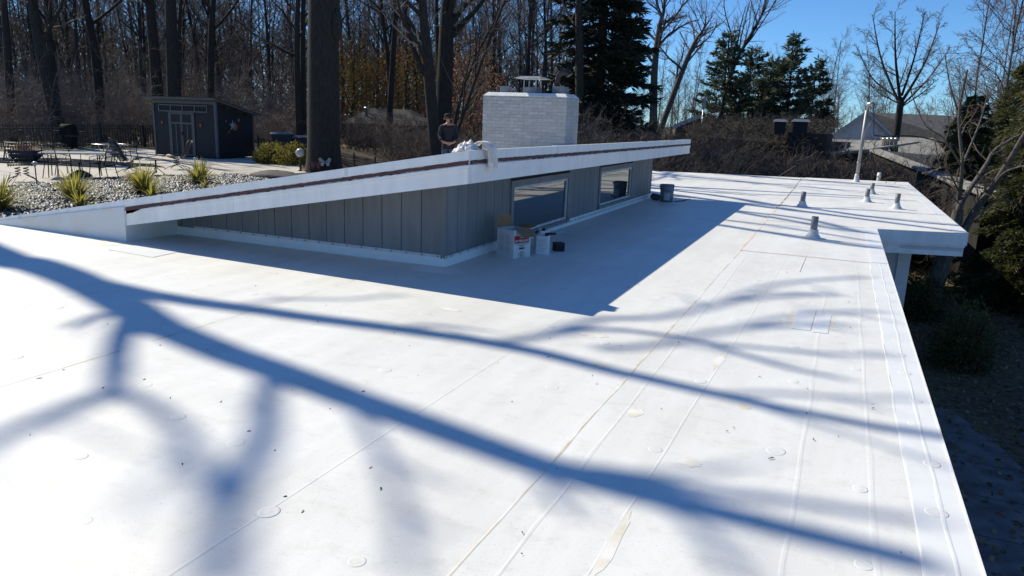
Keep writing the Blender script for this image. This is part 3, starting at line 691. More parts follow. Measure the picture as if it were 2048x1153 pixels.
# rectangular solvent cans
def f_can(x, y, rz, label, group, z=.0045, white=True):
    t = thing('solvent_can', label, 'can', (x, y, z), group)
    w, d, h = .168, .108, .235
    def rot(px, py): return (x+px*math.cos(rz)-py*math.sin(rz), y+px*math.sin(rz)+py*math.cos(rz))
    prof = []
    r = .022
    for cx, cy, a0 in ((w/2-r, -d/2+r, -90), (w/2-r, d/2-r, 0), (-w/2+r, d/2-r, 90), (-w/2+r, -d/2+r, 180)):
        for k in range(5): a = R_(a0+k*22.5); prof.append((cx+r*math.cos(a), cy+r*math.sin(a)))
    b = MB(); P = [rot(*q) for q in prof]; Pi = [rot(q[0]*.96, q[1]*.94) for q in prof]; n = len(P)
    V = []
    for pts, zz in ((Pi, 0), (P, .004), (P, h-.004), (Pi, h), (Pi, h-.006)): V += [(p[0], p[1], z+zz) for p in pts]
    F = [(k*n+i, k*n+(i+1) % n, (k+1)*n+(i+1) % n, (k+1)*n+i) for k in range(4) for i in range(n)]+[tuple(range(n-1, -1, -1)), tuple(range(4*n, 5*n))]
    b.add(V, F); b.build('body', mat('can_white', (.68, .70, .73), (.60, .62, .66), 5, .35), t)
    c = rot(.045, 0); MB().lathe([(.022, h-.006), (.022, h+.012), (.019, h+.026), (.0, h+.026)], (c[0], c[1], z), 14).build('cap', MATS['black_metal'], t)
    e0 = rot(-.06, 0); e1 = rot(.015, 0); MB().tube(smooth_pts([(*e0, z+h-.006), (*(np.array(e0)*.75+np.array(e1)*.25), z+h+.028), (*(np.array(e0)*.25+np.array(e1)*.75), z+h+.028), (*e1, z+h-.006)], 14), .004, 6).build('handle', MATS['bar_metal'], t)
    f0 = rot(0, -d/2-.0006); 
    lb = MB()
    for k in range(6):
        q = rot(-.01+.01*(k % 2), -d/2-.0006); lb.box((q[0], q[1], z+.05+k*.026), (.085-.012*(k % 3), .0008, .006), rz)
    lb.build('label_print', gry, t)
    return t
f_can(-3.235, 8.36, R_(-12)+.35, 'white rectangular solvent can on the roof beside the carton', 'solvent cans by the clerestory wall')
f_can(-3.40, 8.72, R_(70), 'white solvent can with black cap half hidden behind the carton', 'solvent cans by the clerestory wall')
# hand tools lying over the front can
t = thing('seam_roller', 'black handled seam roller resting on top of the front solvent can', 'roller', (-3.24, 8.36, .24))
zt2 = .263
MB().tube([(-3.19, 8.30, zt2+.004), (-3.11, 8.33, zt2+.008), (-3.06, 8.35, zt2+.012)], [.012, .016, .013], 8).build('handle', MATS['black_metal'], t)
MB().tube(smooth_pts([(-3.19, 8.30, zt2+.004), (-3.25, 8.28, zt2+.006), (-3.29, 8.30, zt2+.012), (-3.29, 8.33, zt2+.012)], 12), .005, 6).build('fork', MATS['bar_metal'], t)
MB().tube([(-3.30, 8.31, zt2+.012), (-3.30, 8.35, zt2+.012)], .022, 12).build('wheel', MATS['black_metal'], t)
t = thing('tape_box', 'small black carton standing on the roof right of the solvent cans', 'box', (-3.15, 8.70, .0045))
MB().box((-3.15, 8.70, .0545), (.125, .11, .098), R_(42)).build('body', mat('black_card', (.012, .013, .018), None, 5, .7), t, bevel=.003)
MB().box((-3.15, 8.70, .1055), (.131, .116, .012), R_(42)).build('lid', mat('black_card2', (.03, .03, .034), None, 5, .6), t, bevel=.002)
t = thing('caulk_wand', 'thin white metal rod lying on the roof below the first clerestory window', 'rod', (-3.67, 10.0, .006))
MB().tube([(-3.69, 9.80, .013), (-3.66, 10.35, .013)], .008, 8).build('rod', MATS['bar_metal'], t); MB().tube([(-3.692, 9.72, .016), (-3.689, 9.82, .015)], .012, 8).build('grip', MATS['window_white'], t)

# grey pail by the end of the clerestory
px, py = -3.35, 15.86
t = thing('pail', 'dark grey metal pail with a paper label at the far end of the clerestory', 'pail', (px, py, .0045))
MB().lathe([(.128, 0), (.135, .006), (.139, .12), (.142, .124), (.142, .13), (.139, .134), (.143, .255), (.147, .26), (.147, .268), (.143, .272), (.146, .355), (.153, .36), (.153, .368), (.140, .368), (.138, .02), (0.001, .02)], (px, py, .0045), 28).build('body', mat('pail_grey', (.20, .215, .235), (.16, .175, .19), 6, .45), t)
lab = MB(); A = np.linspace(-1.75, -.85, 9); V = []
for r in (.1415, .1435):
    for z in (.05, .20):
        V += [(px+r*math.cos(a), py+r*math.sin(a), z) for a in A]
F = []
for i in range(8): F += [(18+i, 18+i+1, 27+i+1, 27+i), (i+1, i, 9+i, 9+i+1), (i, i+1, 19+i, 18+i), (9+i+1, 9+i, 27+i, 28+i)]
lab.add(V, F).build('paper_label', mat('paper', (.42, .43, .47), (.34, .35, .39), 30, .8), t)
MB().tube([(px+.153*math.cos(a), py+.153*math.sin(a)-.03*math.sin((a+2.6)*2), .33-.12*math.sin((a+2.9)/2.6*math.pi)) for a in np.linspace(-2.9, -.3, 16)], .004, 6).build('bail_handle', MATS['galvanised'], t)
for a in (-2.9, -.3): MB().lathe([(.014, -.02), (.014, .02)], (px+.152*math.cos(a), py+.152*math.sin(a), .33), 8).build('ear', MATS['galvanised'], t)
t = thing('tape_roll', 'dark roll lying on the roof between the pail and the wall corner', 'roll', (-3.62, 16.02, .0045))
V = MB(); V.tube([(-3.70, 16.12, .075), (-3.56, 15.98, .070)], [.070, .066], 16); V.build('wound_roll', mat('roll_dark', (.12, .12, .13), (.07, .07, .08), 20, .7), t)
V = MB(); V.tube([(-3.706, 16.126, .075), (-3.700, 16.120, .075)], .034, 12); V.build('core', card_i, t)
tag(MB().tube([(-3.20, 15.95, .012), (-3.05, 16.25, .016), (-2.96, 16.45, .05)], [.010, .012, .006], 6).build('pry_bar', MATS['black_metal']), 'thin dark pry bar lying on the roof right of the grey pail', 'pry bar')

# drop cloth bundled on the roof corner
def cloth():
    rng = np.random.default_rng(8); nu, nv = 44, 60
    V = []
    for j in range(nv):
        v = j/(nv-1)
        for i in range(nu):
            u = i/(nu-1)
            V.append((u, v))
    V = np.array(V); u = V[:, 0]; v = V[:, 1]
    def nz(fx, fy, ph): return np.sin(u*fx+ph)*np.cos(v*fy+ph*1.7)
    # heap over the corner (v < .62), tail over the right fascia (v > .62)
    P = np.zeros((len(V), 3))
    heap = v < .62; s = np.clip(v/.62, 0, 1)
    ang = s*math.pi*2
    rx = .27*(1-.12*np.cos(3*ang)); cxp, cyp = -3.33, 6.46
    prof = np.sin(u*math.pi)
    P[:, 0] = cxp+(u-.5)*.21+.02*nz(9, 14, 1)
    P[:, 1] = cyp+(s-.5)*.30*(.55+.45*prof)+.02*nz(14, 8, 2)
    hh = (np.sin(s*math.pi)**.6)*(prof**.45)
    fold = -.03*np.abs(np.sin(s*11+u*6+np.sin(u*9)))+.02*np.abs(np.sin(u*13-s*9+1))-.014*np.abs(np.sin(s*29+u*17))+.016+.012*np.sin(s*19+u*5)+.010*np.sin(u*23+s*7+1)+.010*np.sin(s*41+u*13)+.006*np.sin(s*67-u*9)
    P[:, 2] = ztop(np.clip(P[:, 0], -9, XR))+.012+hh*(.072+fold*.85)
    # tail
    s2 = np.clip((v-.62)/.38, 0, 1); tl = v >= .62
    w = .16*(1-.35*s2); yc = 6.57+.08*s2
    ty = yc+(u-.5)*w; tx = np.where(s2 < .3, XR-.12+.16*(s2/.3), XR+.045)+(.022*np.sin(u*22+s2*2)+.012*np.sin(u*37+1))*np.minimum(1, s2*4)+.022
    tz = np.where(s2 < .3, 1.33+.05*np.sin(s2/.3*math.pi), 1.33-(s2-.3)/.7*(.20+.03*np.sin(u*7)))
    P[tl] = np.stack([tx, ty, tz], -1)[tl]
    a = (np.arange(nv-1)[:, None]*nu+np.arange(nu-1)[None]).ravel()
    jr = a//nu; keep = jr != int(.62*(nv-1))
    a = a[keep]; Q = np.stack([a, a+1, a+nu+1, a+nu], -1)
    return P, Q
P, Q = cloth(); o = link('drop_cloth', mesh_np('drop_cloth', P, Q, True), mat('cloth', (.80, .77, .74), (.66, .62, .60), 14, .9, .3, 60))
sd_ = o.modifiers.new('t', 'SOLIDIFY'); sd_.thickness = .008
tag(o, 'crumpled off white drop cloth draped over the corner of the raised roof', 'cloth')

# small twigs and leaf bits blown over the roof
rng = np.random.default_rng(21); n = 85; V = []; Q = []
for k in range(n):
    x = rng.uniform(-6, .4); y = 1.8+8*rng.random()**1.5; 
    if x < -3.1 and y > 6: continue
    a = rng.uniform(0, 3.14); L = rng.uniform(.003, .013)*(1 if rng.random() > .08 else 2); w = rng.uniform(.0012, .003); z = .0135 if x > -1.1 else .0045
    d = np.array([math.cos(a), math.sin(a), 0]); nn = np.array([-d[1], d[0], 0]); c = np.array([x, y, z]); b = len(V)
    V += [c-d*L-nn*w, c-d*L+nn*w, c+d*L*rng.uniform(.5, 1)+nn*w*2+np.array([0, 0, .004]), c+d*L-nn*w+np.array([0, 0, .002]), c+np.array([0, 0, .005])]
    Q += [(b, b+3, b+2, b+1), (b, b+3, b+4, b), (b+1, b+4, b+2, b+1)]
me = bpy.data.meshes.new('roof_debris'); me.from_pydata([tuple(v) for v in V], [], [q if len(set(q)) == 4 else q[:3] for q in Q]); me.update()
tag(link('roof_debris', me, mat('debris', (.10, .085, .07), (.20, .17, .13), 20, .9)), 'tiny twigs and dark leaf bits scattered over the white membrane', 'debris', kind='stuff')

# ------------------------------------------------------------------ person on the rear part of the roof
def skin_obj(name, verts, edges, radii, m, parent, loc, root=0, sub=2):
    me = bpy.data.meshes.new(name); me.from_pydata(verts, edges, []); me.update()
    o = link(name, me, m, parent); o.location = loc
    sk = o.modifiers.new('skin', 'SKIN'); sk.use_smooth_shade = True; sk.branch_smoothing = .4
    for i, r in enumerate(radii):
        s = me.skin_vertices[0].data[i]; s.radius = r if isinstance(r, tuple) else (r, r); s.use_root = (i == root)
    sb = o.modifiers.new('sub', 'SUBSURF'); sb.levels = sub; sb.render_levels = sub
    return o
def person():
    X, Y, Z = -9.70, 17.75, .001
    t = thing('person', 'person in dark jacket, cap and jeans standing behind the raised roof, hands clasped', 'person', (X, Y, Z))
    t.rotation_euler = (0, 0, R_(30))         # body turned toward the camera and a little to its left
    skin = mat('skin', (.36, .19, .13), (.30, .15, .10), 8, .55); jac = mat('jacket', (.010, .011, .018), (.016, .017, .026), 12, .85, .3, 60); jn = mat('denim', (.035, .055, .10), (.05, .075, .13), 14, .9)
    # local frame: faces -Y
    body_v = [(0, 0, .90), (0, -.01, 1.08), (0, 0, 1.28), (0, .01, 1.40), (0, 0, 1.47), (-.03, -.035, 1.535), (-.02, -.005, 1.60),
              (.17, .01, 1.36), (.23, 0, 1.13), (.16, -.17, .97), (.075, -.22, .94), (-.17, .01, 1.36), (-.23, 0, 1.13), (-.16, -.17, .97), (-.05, -.225, .94),
              (.09, 0, .86), (.10, -.01, .48), (.105, .01, .09), (.11, -.13, .04), (-.09, 0, .86), (-.10, -.01, .48), (-.105, .01, .09), (-.11, -.13, .04),
              (-.055, -.125, 1.545)]
    e = [(0, 1), (1, 2), (2, 3), (3, 4), (4, 5), (5, 6), (3, 7), (7, 8), (8, 9), (9, 10), (3, 11), (11, 12), (12, 13), (13, 14), (0, 15), (15, 16), (16, 17), (17, 18), (0, 19), (19, 20), (20, 21), (21, 22), (5, 23)]
    r = [(.15, .10), (.14, .095), (.155, .10), (.10, .08), .052, (.070, .085), (.078, .092), .06, .047, .038, .035, .06, .047, .038, .035, .085, .06, .045, .04, .085, .06, .045, .04, .016]
    # fingers: five a hand, curled one over the other
    for s, w in ((1, 10), (-1, 14)):
        wx, wy, wz = body_v[w]
        for k in range(5):
            b = len(body_v); L = (.045, .06, .065, .06, .045)[k]; dz = .03-.017*k
            body_v += [(wx-s*.02, wy-.03+.004*k, wz+dz*.9), (wx-s*(.02+L*.6), wy-.045+.004*k, wz+dz-.01), (wx-s*(.02+L), wy-.03+.004*k, wz+dz-.03)]
            e += [(w, b), (b, b+1), (b+1, b+2)]; r += [.010, .009, .008]
    skin_obj('body', body_v, e, r, skin, t, (0, 0, 0))
    jv = [(0, 0, .93), (0, -.01, 1.08), (0, 0, 1.28), (0, .012, 1.40), (0, .008, 1.44), (.175, .012, 1.355), (.235, 0, 1.13), (.165, -.165, .985), (-.175, .012, 1.355), (-.235, 0, 1.13), (-.165, -.165, .985), (0, 0, .86)]
    skin_obj('jacket', jv, [(0, 1), (1, 2), (2, 3), (3, 4), (3, 5), (5, 6), (6, 7), (3, 8), (8, 9), (9, 10), (0, 11)], [(.175, .125), (.165, .12), (.178, .122), (.115, .095), .075, .08, .062, .052, .08, .062, .052, (.178, .13)], jac, t, (0, 0, 0))
    tv = [(0, 0, .90), (.09, 0, .84), (.10, -.01, .48), (.105, .01, .08), (-.09, 0, .84), (-.10, -.01, .48), (-.105, .01, .08), (0, 0, .98)]
    skin_obj('jeans', tv, [(0, 1), (1, 2), (2, 3), (0, 4), (4, 5), (5, 6), (0, 7)], [(.16, .115), .10, .075, .065, .10, .075, .065, (.155, .11)], jn, t, (0, 0, 0))
    cv = MB(); cv.lathe([(.093, 0), (.100, .02), (.098, .06), (.075, .095), (.03, .11), (.001, .112)], (-.02, .0, 1.595), 16)
    cv.hexa([(-.10, -.165, 1.60), (.03, -.165, 1.60), (.06, -.07, 1.605), (-.10, -.07, 1.605), (-.09, -.16, 1.612), (.02, -.16, 1.612), (.05, -.07, 1.622), (-.09, -.07, 1.622)])
    cp = cv.mesh('cap'); c = link('cap', cp, mat('cap_dark', (.012, .012, .02), None, 5, .9), t)
    for sx in (-1, 1):
        ev = MB(); ev.lathe([(.0001, -.008), (.007, -.004), (.008, 0), (.007, .004), (.0001, .008)], (-.03+sx*.028, -.108, 1.572), 8); link('eye', ev.mesh('eye'), MATS['screw_dark'], t)
        er = MB(); er.lathe([(.0001, -.03), (.012, -.02), (.014, .005), (.01, .025), (.0001, .03)], (-.025+sx*.088, .0, 1.56), 8); link('ear', er.mesh('ear'), skin, t)
    mo = MB(); mo.box((-.045, -.122, 1.508), (.045, .008, .008)); link('mouth', mo.mesh('mouth'), mat('lip', (.2, .07, .06), None, 5, .6), t)
person()

# ------------------------------------------------------------------ trees
def tubes(P, R, S):
    """P (B,N,3), R (B,N): tapered tubes with S sides -> verts, quads"""
    B, N, _ = P.shape
    T = np.gradient(P, axis=1); T /= np.linalg.norm(T, axis=2, keepdims=True)+1e-9
    ref = np.where(np.abs(T[:, :1, 2:3]) < .85, np.array([0, 0, 1.0]), np.array([1.0, 0, 0]))
    U = np.cross(T, np.broadcast_to(ref, T.shape)); U /= np.linalg.norm(U, axis=2, keepdims=True)+1e-9
    W = np.cross(T, U); a = np.arange(S)*2*np.pi/S
    V = P[:, :, None]+R[:, :, None, None]*(np.cos(a)[None, None, :, None]*U[:, :, None]+np.sin(a)[None, None, :, None]*W[:, :, None])
    i = np.arange(B)[:, None, None]*N*S+np.arange(N-1)[None, :, None]*S
    k = np.arange(S)[None, None]; k2 = (k+1) % S
    Q = np.stack([i+k, i+k2, i+S+k2, i+S+k], -1).reshape(-1, 4)
    return V.reshape(-1, 3), Q
def join(parts):
    V = []; Q = []; o = 0
    for v, q in parts: V.append(v); Q.append(q+o); o += len(v)
    return np.concatenate(V), np.concatenate(Q)
def interp_on(P, R, idx, t):
    N = P.shape[1]; f = np.clip(t, 0, .999)*(N-1); i = f.astype(int); fr = (f-i)[:, None]
    pos = P[idx, i]*(1-fr)+P[idx, i+1]*fr; tan = P[idx, i+1]-P[idx, i]; tan /= np.linalg.norm(tan, axis=1, keepdims=True)+1e-9
    rad = R[idx, i]*(1-fr[:, 0])+R[idx, i+1]*fr[:, 0]
    return pos, tan, rad
def level(rng, P, R, L, k, t0, t1, a0, a1, lr, rr_, n, up=.1, wig=.12, rmin=.004, fall=.5, tip=.35):
    B = len(P); idx = np.repeat(np.arange(B), k)
    t = t0+(t1-t0)*((np.tile(np.arange(k), B)+rng.random(B*k))/k)
    pos, tan, rad = interp_on(P, R, idx, t)
    v = rng.normal(size=pos.shape); v -= tan*(v*tan).sum(1, keepdims=True); v /= np.linalg.norm(v, axis=1, keepdims=True)+1e-9
    a = np.radians(rng.uniform(a0, a1, len(t)))[:, None]
    d = np.cos(a)*tan+np.sin(a)*v
    Ln = L[idx]*lr*rng.uniform(.6, 1.2, len(t))*(1-fall*t)
    out = np.zeros((len(t), n, 3)); out[:, 0] = pos
    for j in range(1, n):
        d = d+rng.normal(size=d.shape)*wig; d[:, 2] += up; d /= np.linalg.norm(d, axis=1, keepdims=True)
        out[:, j] = out[:, j-1]+d*(Ln/(n-1))[:, None]
    r0 = np.maximum(rad*rr_, rmin)
    Rn = r0[:, None]*np.linspace(1, tip, n)[None]
    return out, np.maximum(Rn, rmin*.6), Ln
def stem(rng, base, h, r, n=10, lean=(0, 0), wig=.03, tip=.25):
    P = np.zeros((1, n, 3)); d = np.array([lean[0], lean[1], 1.0]); p = np.array(base, float)
    for j in range(n):
        P[0, j] = p; d = d+np.append(rng.normal(size=2)*wig, 0); d /= np.linalg.norm(d); p = p+d*h/(n-1)
    R = r*np.linspace(1, tip, n)[None]; R[0, 0] *= 1.25
    return P, R, np.array([float(h)])
def bare_tree(seed, h=20, r=.22, limbs=14, l2=7, l3=6, l4=0, t0=.35, a0=35, a1=65, lr=.38, up=.10, wig=.14, lean=(0, 0), tip=.2, rmin=.006, base=None, sw=.03, fall=.5):
    rng = np.random.default_rng(seed)
    S = stem(rng, (0, 0, -.3), h, r, 12, lean, sw, tip) if base is None else base
    A = level(rng, *S, limbs, t0, .99, a0, a1, lr, .5, 7, up, wig, .02, fall)
    Bv = level(rng, *A, l2, .2, 1, 25, 60, .45, .5, 5, up*.7, wig*1.3, .010)
    Cv = level(rng, *Bv, l3, .15, 1, 25, 60, .5, .5, 4, up*.5, wig*1.5, rmin)
    trunk = [tubes(S[0], S[1], 10), tubes(A[0], A[1], 5)]
    crown = [tubes(Bv[0], Bv[1], 4), tubes(Cv[0], Cv[1], 3)]
    if l4:
        D = level(rng, *Cv, l4, .2, 1, 25, 60, .6, .6, 3, up*.5, wig*1.5, rmin); crown.append(tubes(D[0], D[1], 3))
    return join(trunk), join(crown)
def make_tree(name, label, cat, loc, tr, cr, mt, mc, group=None):
    t = thing(name, label, cat, loc, group)
    link('trunk', mesh_np('trunk', *tr, True), mt, t); link('crown', mesh_np('crown', *cr), mc, t)
    return t

# --- tree A: stands left of the house, its limbs throw the broad shadows over the near roof
def sun_pt(px_, py_, tt): return at(px_, py_, 0)+TO_SUN*tt
def poly_resample(P, n): return smooth_pts(P, n)
def custom_tree(seed, trunk_pts, trunk_r, limbs, k2, k3, rmin=.012, n=14):
    """trunk polyline, limbs = list of (points, r0, r1)"""
    rng = np.random.default_rng(seed)
    S = (poly_resample(trunk_pts, n)[None], np.interp(np.linspace(0, 1, n), np.linspace(0, 1, len(trunk_r)), trunk_r)[None], np.array([10.]))
    LP = np.array([poly_resample(p, n) for p, a, b in limbs]); LR = np.array([np.linspace(a, b, n) for p, a, b in limbs]); LL = np.array([np.linalg.norm(np.diff(q, axis=0), axis=1).sum() for q in LP])
    B2 = level(rng, LP, LR, LL, k2, .25, 1, 25, 55, .22, .35, 6, .05, .12, .02)
    C2 = level(rng, *B2, k3, .2, 1, 25, 60, .5, .5, 5, .05, .15, rmin)
    return join([tubes(S[0], S[1], 14), tubes(LP, LR, 10)]), join([tubes(B2[0], B2[1], 5), tubes(C2[0], C2[1], 4)])
def shadow_limb(pts, t0, t1):
    n = len(pts); return [sun_pt(p[0], p[1], t0+(t1-t0)*i/(n-1)) for i, p in enumerate(pts)]
bA = np.array([-26.8, 10.6, gz(-26.8, 10.6)-.3])
j0 = sun_pt(0, 512, 20.5); jm = j0+np.array([-2.4, .75, -3.2])
limbsA = [
    ([jm]+shadow_limb([(-20, 508), (60, 527), (150, 558), (240, 605), (330, 660)], 20.5, 19.5), .29, .185),
    (shadow_limb([(310, 648), (430, 700), (560, 745), (700, 797), (900, 868), (1100, 940), (1330, 1003), (1560, 1060), (1850, 1132)], 19.5, 18), .175, .075),
    (shadow_limb([(110, 545), (230, 575), (340, 597), (470, 615), (640, 640), (860, 668), (1050, 700), (1230, 745), (1450, 795), (1700, 848), (1950, 888)], 20, 18), .15, .05),
    (shadow_limb([(265, 625), (240, 680), (232, 730), (228, 785)], 19.5, 22.5), .10, .07),
    (shadow_limb([(228, 785), (150, 815), (60, 850), (-60, 905)], 22.5, 28), .07, .06),
    (shadow_limb([(230, 782), (300, 810), (365, 865), (380, 910), (430, 990)], 22.5, 29), .055, .06),
    (shadow_limb([(545, 745), (535, 800), (530, 870), (490, 950), (455, 1040), (440, 1160)], 19.4, 29), .065, .085),
    (shadow_limb([(980, 690), (1080, 675), (1190, 660), (1300, 668), (1420, 690), (1560, 735), (1700, 762)], 19, 21), .05, .035),
    (shadow_limb([(1090, 672), (1200, 640), (1330, 635), (1500, 600), (1680, 590)], 20, 22), .05, .035),
    (shadow_limb([(1200, 700), (1330, 690), (1480, 660), (1700, 650)], 20, 22), .045, .035),
    (shadow_limb([(1330, 635), (1440, 610), (1560, 570), (1730, 556)], 20.6, 22), .035, .03), (shadow_limb([(1480, 660), (1560, 640), (1660, 628), (1770, 625)], 21, 23), .035, .03),
    (shadow_limb([(1420, 690), (1540, 700), (1680, 712), (1790, 710)], 20, 22), .035, .025), (shadow_limb([(1100, 940), (1240, 950), (1400, 985), (1600, 1010), (1860, 1050)], 18.8, 20), .06, .03),
    (shadow_limb([(700, 797), (760, 900), (800, 1010), (820, 1160)], 19.2, 22), .035, .03), (shadow_limb([(1330, 1003), (1420, 1080), (1470, 1160)], 18.6, 21), .035, .03),
    (shadow_limb([(1450, 795), (1560, 790), (1700, 800), (1850, 800)], 18.8, 21), .03, .02), (shadow_limb([(470, 615), (560, 600), (700, 600), (800, 590)], 19.8, 22), .025, .02),
    ([jm+np.array([-.6, .2, -1.0]), jm+np.array([-2.5, 3.0, 2.5]), jm+np.array([-4.0, 6.0, 6.0])], .16, .05),
    ([jm+np.array([-.9, .3, -1.8]), jm+np.array([-3.5, -2.5, 1.5]), jm+np.array([-6.0, -5.0, 5.0])], .15, .05)]
off = bA.copy()
trA, crA = custom_tree(4, [bA, bA+np.array([.1, 0, 4]), bA+(jm-bA)*.6, jm], [.48, .42, .34, .27], [(np.array(p), a, b) for p, a, b in limbsA], 2, 2)
make_tree('bare_tree', 'tall bare tree beside the patio that shades the flat roof', 'tree', tuple(off), (trA[0]-off, trA[1]), (crA[0]-off, crA[1]), MATS['bark_grey'], MATS['twig_grey'])

# --- tree B: the huge trunk behind the raised roof, its limbs throw the fine lines over the far roof
bB = at_d(648, 340, 28.6); bB[2] = gz(bB[0], bB[1])-.2
zoomp = lambda q: (1250+q[0]/2.926, 330+q[1]/2.926)
LB = [[(200, 140), (400, 165), (600, 190), (900, 240), (1100, 262), (1450, 312), (1900, 358), (2050, 372)],
      [(200, 175), (300, 185), (500, 205), (900, 244), (1200, 260), (1500, 275), (1850, 300)],
      [(450, 245), (620, 265), (900, 300), (1150, 340), (1300, 380), (1470, 412)],
      [(380, 325), (500, 345), (750, 385), (1050, 435), (1250, 465), (1500, 497)],
      [(420, 300), (550, 320), (800, 350), (1150, 405), (1490, 460)],
      [(150, 110), (280, 125), (700, 170), (1100, 185), (1700, 215)],
      [(150, 60), (400, 85), (800, 110), (1200, 120), (1600, 150)],
      [(300, 40), (700, 60), (1200, 80)]]
RB = [(.15, .09), (.10, .06), (.10, .07), (.12, .08), (.07, .05), (.09, .05), (.08, .04), (.06, .03)]
fork = bB+np.array([.35, -.05, 11.5])
limbsB = []
for p, (a, b) in zip(LB, RB):
    q = [sun_pt(*zoomp(w), 21.5) for w in p]
    limbsB.append((np.array([fork+np.array([rr.uniform(-.1, .1), rr.uniform(-.1, .1), rr.uniform(-1.5, .5)]), (fork+q[0])/2+np.array([0, 0, .3])]+q), a, b))
for ang in (100, 150, 200, 250, 300):
    d = np.array([math.cos(R_(ang)), math.sin(R_(ang)), 0])
    limbsB.append((np.array([fork+np.array([0, 0, -1]), fork+d*2+np.array([0, 0, 2.5]), fork+d*4+np.array([0, 0, 6.5])]), .2, .06))
trB, crB = custom_tree(6, [bB, bB+np.array([.02, 0, 1.2]), bB+np.array([.1, 0, 5]), bB+np.array([.3, -.05, 9.5]), fork], [.74, .59, .54, .47, .28], limbsB, 2, 2)
# a burl on the right-hand side of the trunk
bl_ = at_d(673, 50, 28.2)
th = np.linspace(0, np.pi, 9); bp_ = np.stack([np.tile(bl_, (9, 1))[:, 0]+np.cos(th)*0, np.tile(bl_, (9, 1))[:, 1], bl_[2]-np.cos(th)*.55], -1)[None]
trB = join([trB, tubes(bp_, (.02+.20*np.sin(th))[None], 10)])
tB = make_tree('shade_tree', 'massive ridged tree trunk with a butterfly ornament, rising behind the raised roof', 'tree', tuple(bB), (trB[0]-bB, trB[1]), (crB[0]-bB, crB[1]), MATS['bark_dark'], MATS['twig_grey'])

# --- individual trunks of the wood that can be told apart
def px_tree(seed, ptop, pbot, wpx, dist, label, extra=10., limbs=10, l2=6, l3=5, t0=.3, mt='bark_dark', mc='twig_brown', lr=.30, a0=35, a1=70, up=.10, name='bare_tree', group=None, bend=None, l4=0, tip=.35):
    a = at_d(*ptop, dist); b = at_d(*pbot, dist); g = gz(b[0], b[1])-.2
    if b[2] > g+.2: b = b+(b-a)/(a[2]-b[2]+1e-6)*(b[2]-g)
    b[2] = min(b[2], g); r = wpx/F_PX*np.linalg.norm(a-EYE)/2
    pts = [b, b*.5+a*.5, a]
    if bend is not None: pts[1] = at_d(*bend, dist)
    d = (a-pts[1])/np.linalg.norm(a-pts[1]); d[2] = max(d[2], .9); d /= np.linalg.norm(d)
    pts += [a+d*extra*.5+np.array([.2, .1, 0]), a+d*extra]
    P = smooth_pts(pts, 16); L = np.linalg.norm(np.diff(P, axis=0), axis=1).sum()
    R = r*np.linspace(1.15, tip, 16); R[0] *= 1.25
    P = P-b
    tr, cr = bare_tree(seed, limbs=limbs, l2=l2, l3=l3, l4=l4, t0=t0, a0=a0, a1=a1, lr=lr, up=up, base=(P[None], R[None], np.array([L])))
    return make_tree(name, label, 'tree', tuple(b), tr, cr, MATS[mt], MATS[mc], group)
px_tree(31, (64, 0), (128, 300), 19, 46, 'thick bare tree leaning left behind the patio fence, beside its thinner twin', bend=(88, 130), t0=.25)
px_tree(32, (93, 0), (126, 300), 11, 47.5, 'thin bare tree leaning left, twin of the thick leaning trunk by the fence', bend=(103, 120), t0=.3)
px_tree(33, (8, 0), (26, 290), 12, 49, 'slim bare tree behind the fence above the spring lounge chair', bend=(15, 100))
px_tree(34, (170, 0), (203, 270), 14, 48, 'bent bare tree with a kinked trunk left of the shed', bend=(192, 120), t0=.4)
px_tree(35, (299, 0), (322, 280), 19, 47, 'straight dark tree rising behind the left end of the shed roof', bend=(309, 110), t0=.45)
px_tree(36, (341, 0), (352, 280), 23, 45, 'thickest dark tree rising behind the middle of the shed roof', bend=(345, 110), t0=.5)
px_tree(37, (362, 0), (357, 280), 8, 48, 'thin tree rising close beside the thickest trunk behind the shed', bend=(358, 110), t0=.25)
px_tree(38, (427, 0), (422, 280), 12, 46, 'slender tree with up-curving limbs behind the right corner of the shed', bend=(422, 100), t0=.3, limbs=12)
px_tree(39, (596, 0), (600, 300), 12, 44, 'left stem of the twin bare trees beside the massive trunk', bend=(594, 130), limbs=12, t0=.25)
px_tree(40, (607, 0), (607, 300), 11, 44.6, 'right stem of the twin bare trees beside the massive trunk', bend=(606, 130), limbs=12, t0=.25)
px_tree(41, (793, 0), (775, 290), 11, 50, 'slim dark tree standing behind the low neighbouring garage roof', bend=(787, 100), t0=.25, limbs=14)
px_tree(42, (765, 30), (782, 290), 9, 51, 'thin crooked tree just left of the slim tree behind the garage', bend=(778, 140), t0=.25, limbs=12)
px_tree(43, (844, 0), (872, 310), 22, 33, 'tall leaning trunk left of the person, with limbs spreading low', bend=(854, 110), t0=.15, limbs=12, l2=7, a0=30, a1=60, lr=.3, mc='twig_grey')
px_tree(44, (895, 0), (884, 310), 31, 35, 'thick dark trunk directly behind the person in the cap', bend=(891, 120), t0=.3, limbs=14, l2=7, a0=30, a1=60, mc='twig_grey')
px_tree(45, (873, 0), (880, 310), 9, 35.6, 'thin stem squeezed between the two trunks by the person', bend=(876, 120), t0=.4, limbs=6)
px_tree(46, (1010, 0), (905, 300), 7, 36, 'spreading multi-limbed tree fanning out left of the chimney', bend=(940, 190), t0=.08, limbs=22, l2=7, l3=5, a0=15, a1=50, lr=.42, mc='twig_grey', extra=3, tip=.10)
px_tree(47, (990, 40), (908, 300), 6, 37, 'low arching tree with fine limbs behind the painted chimney', bend=(925, 180), t0=.08, limbs=18, l2=6, l3=5, a0=15, a1=55, lr=.45, mc='twig_grey', extra=3, tip=.10)
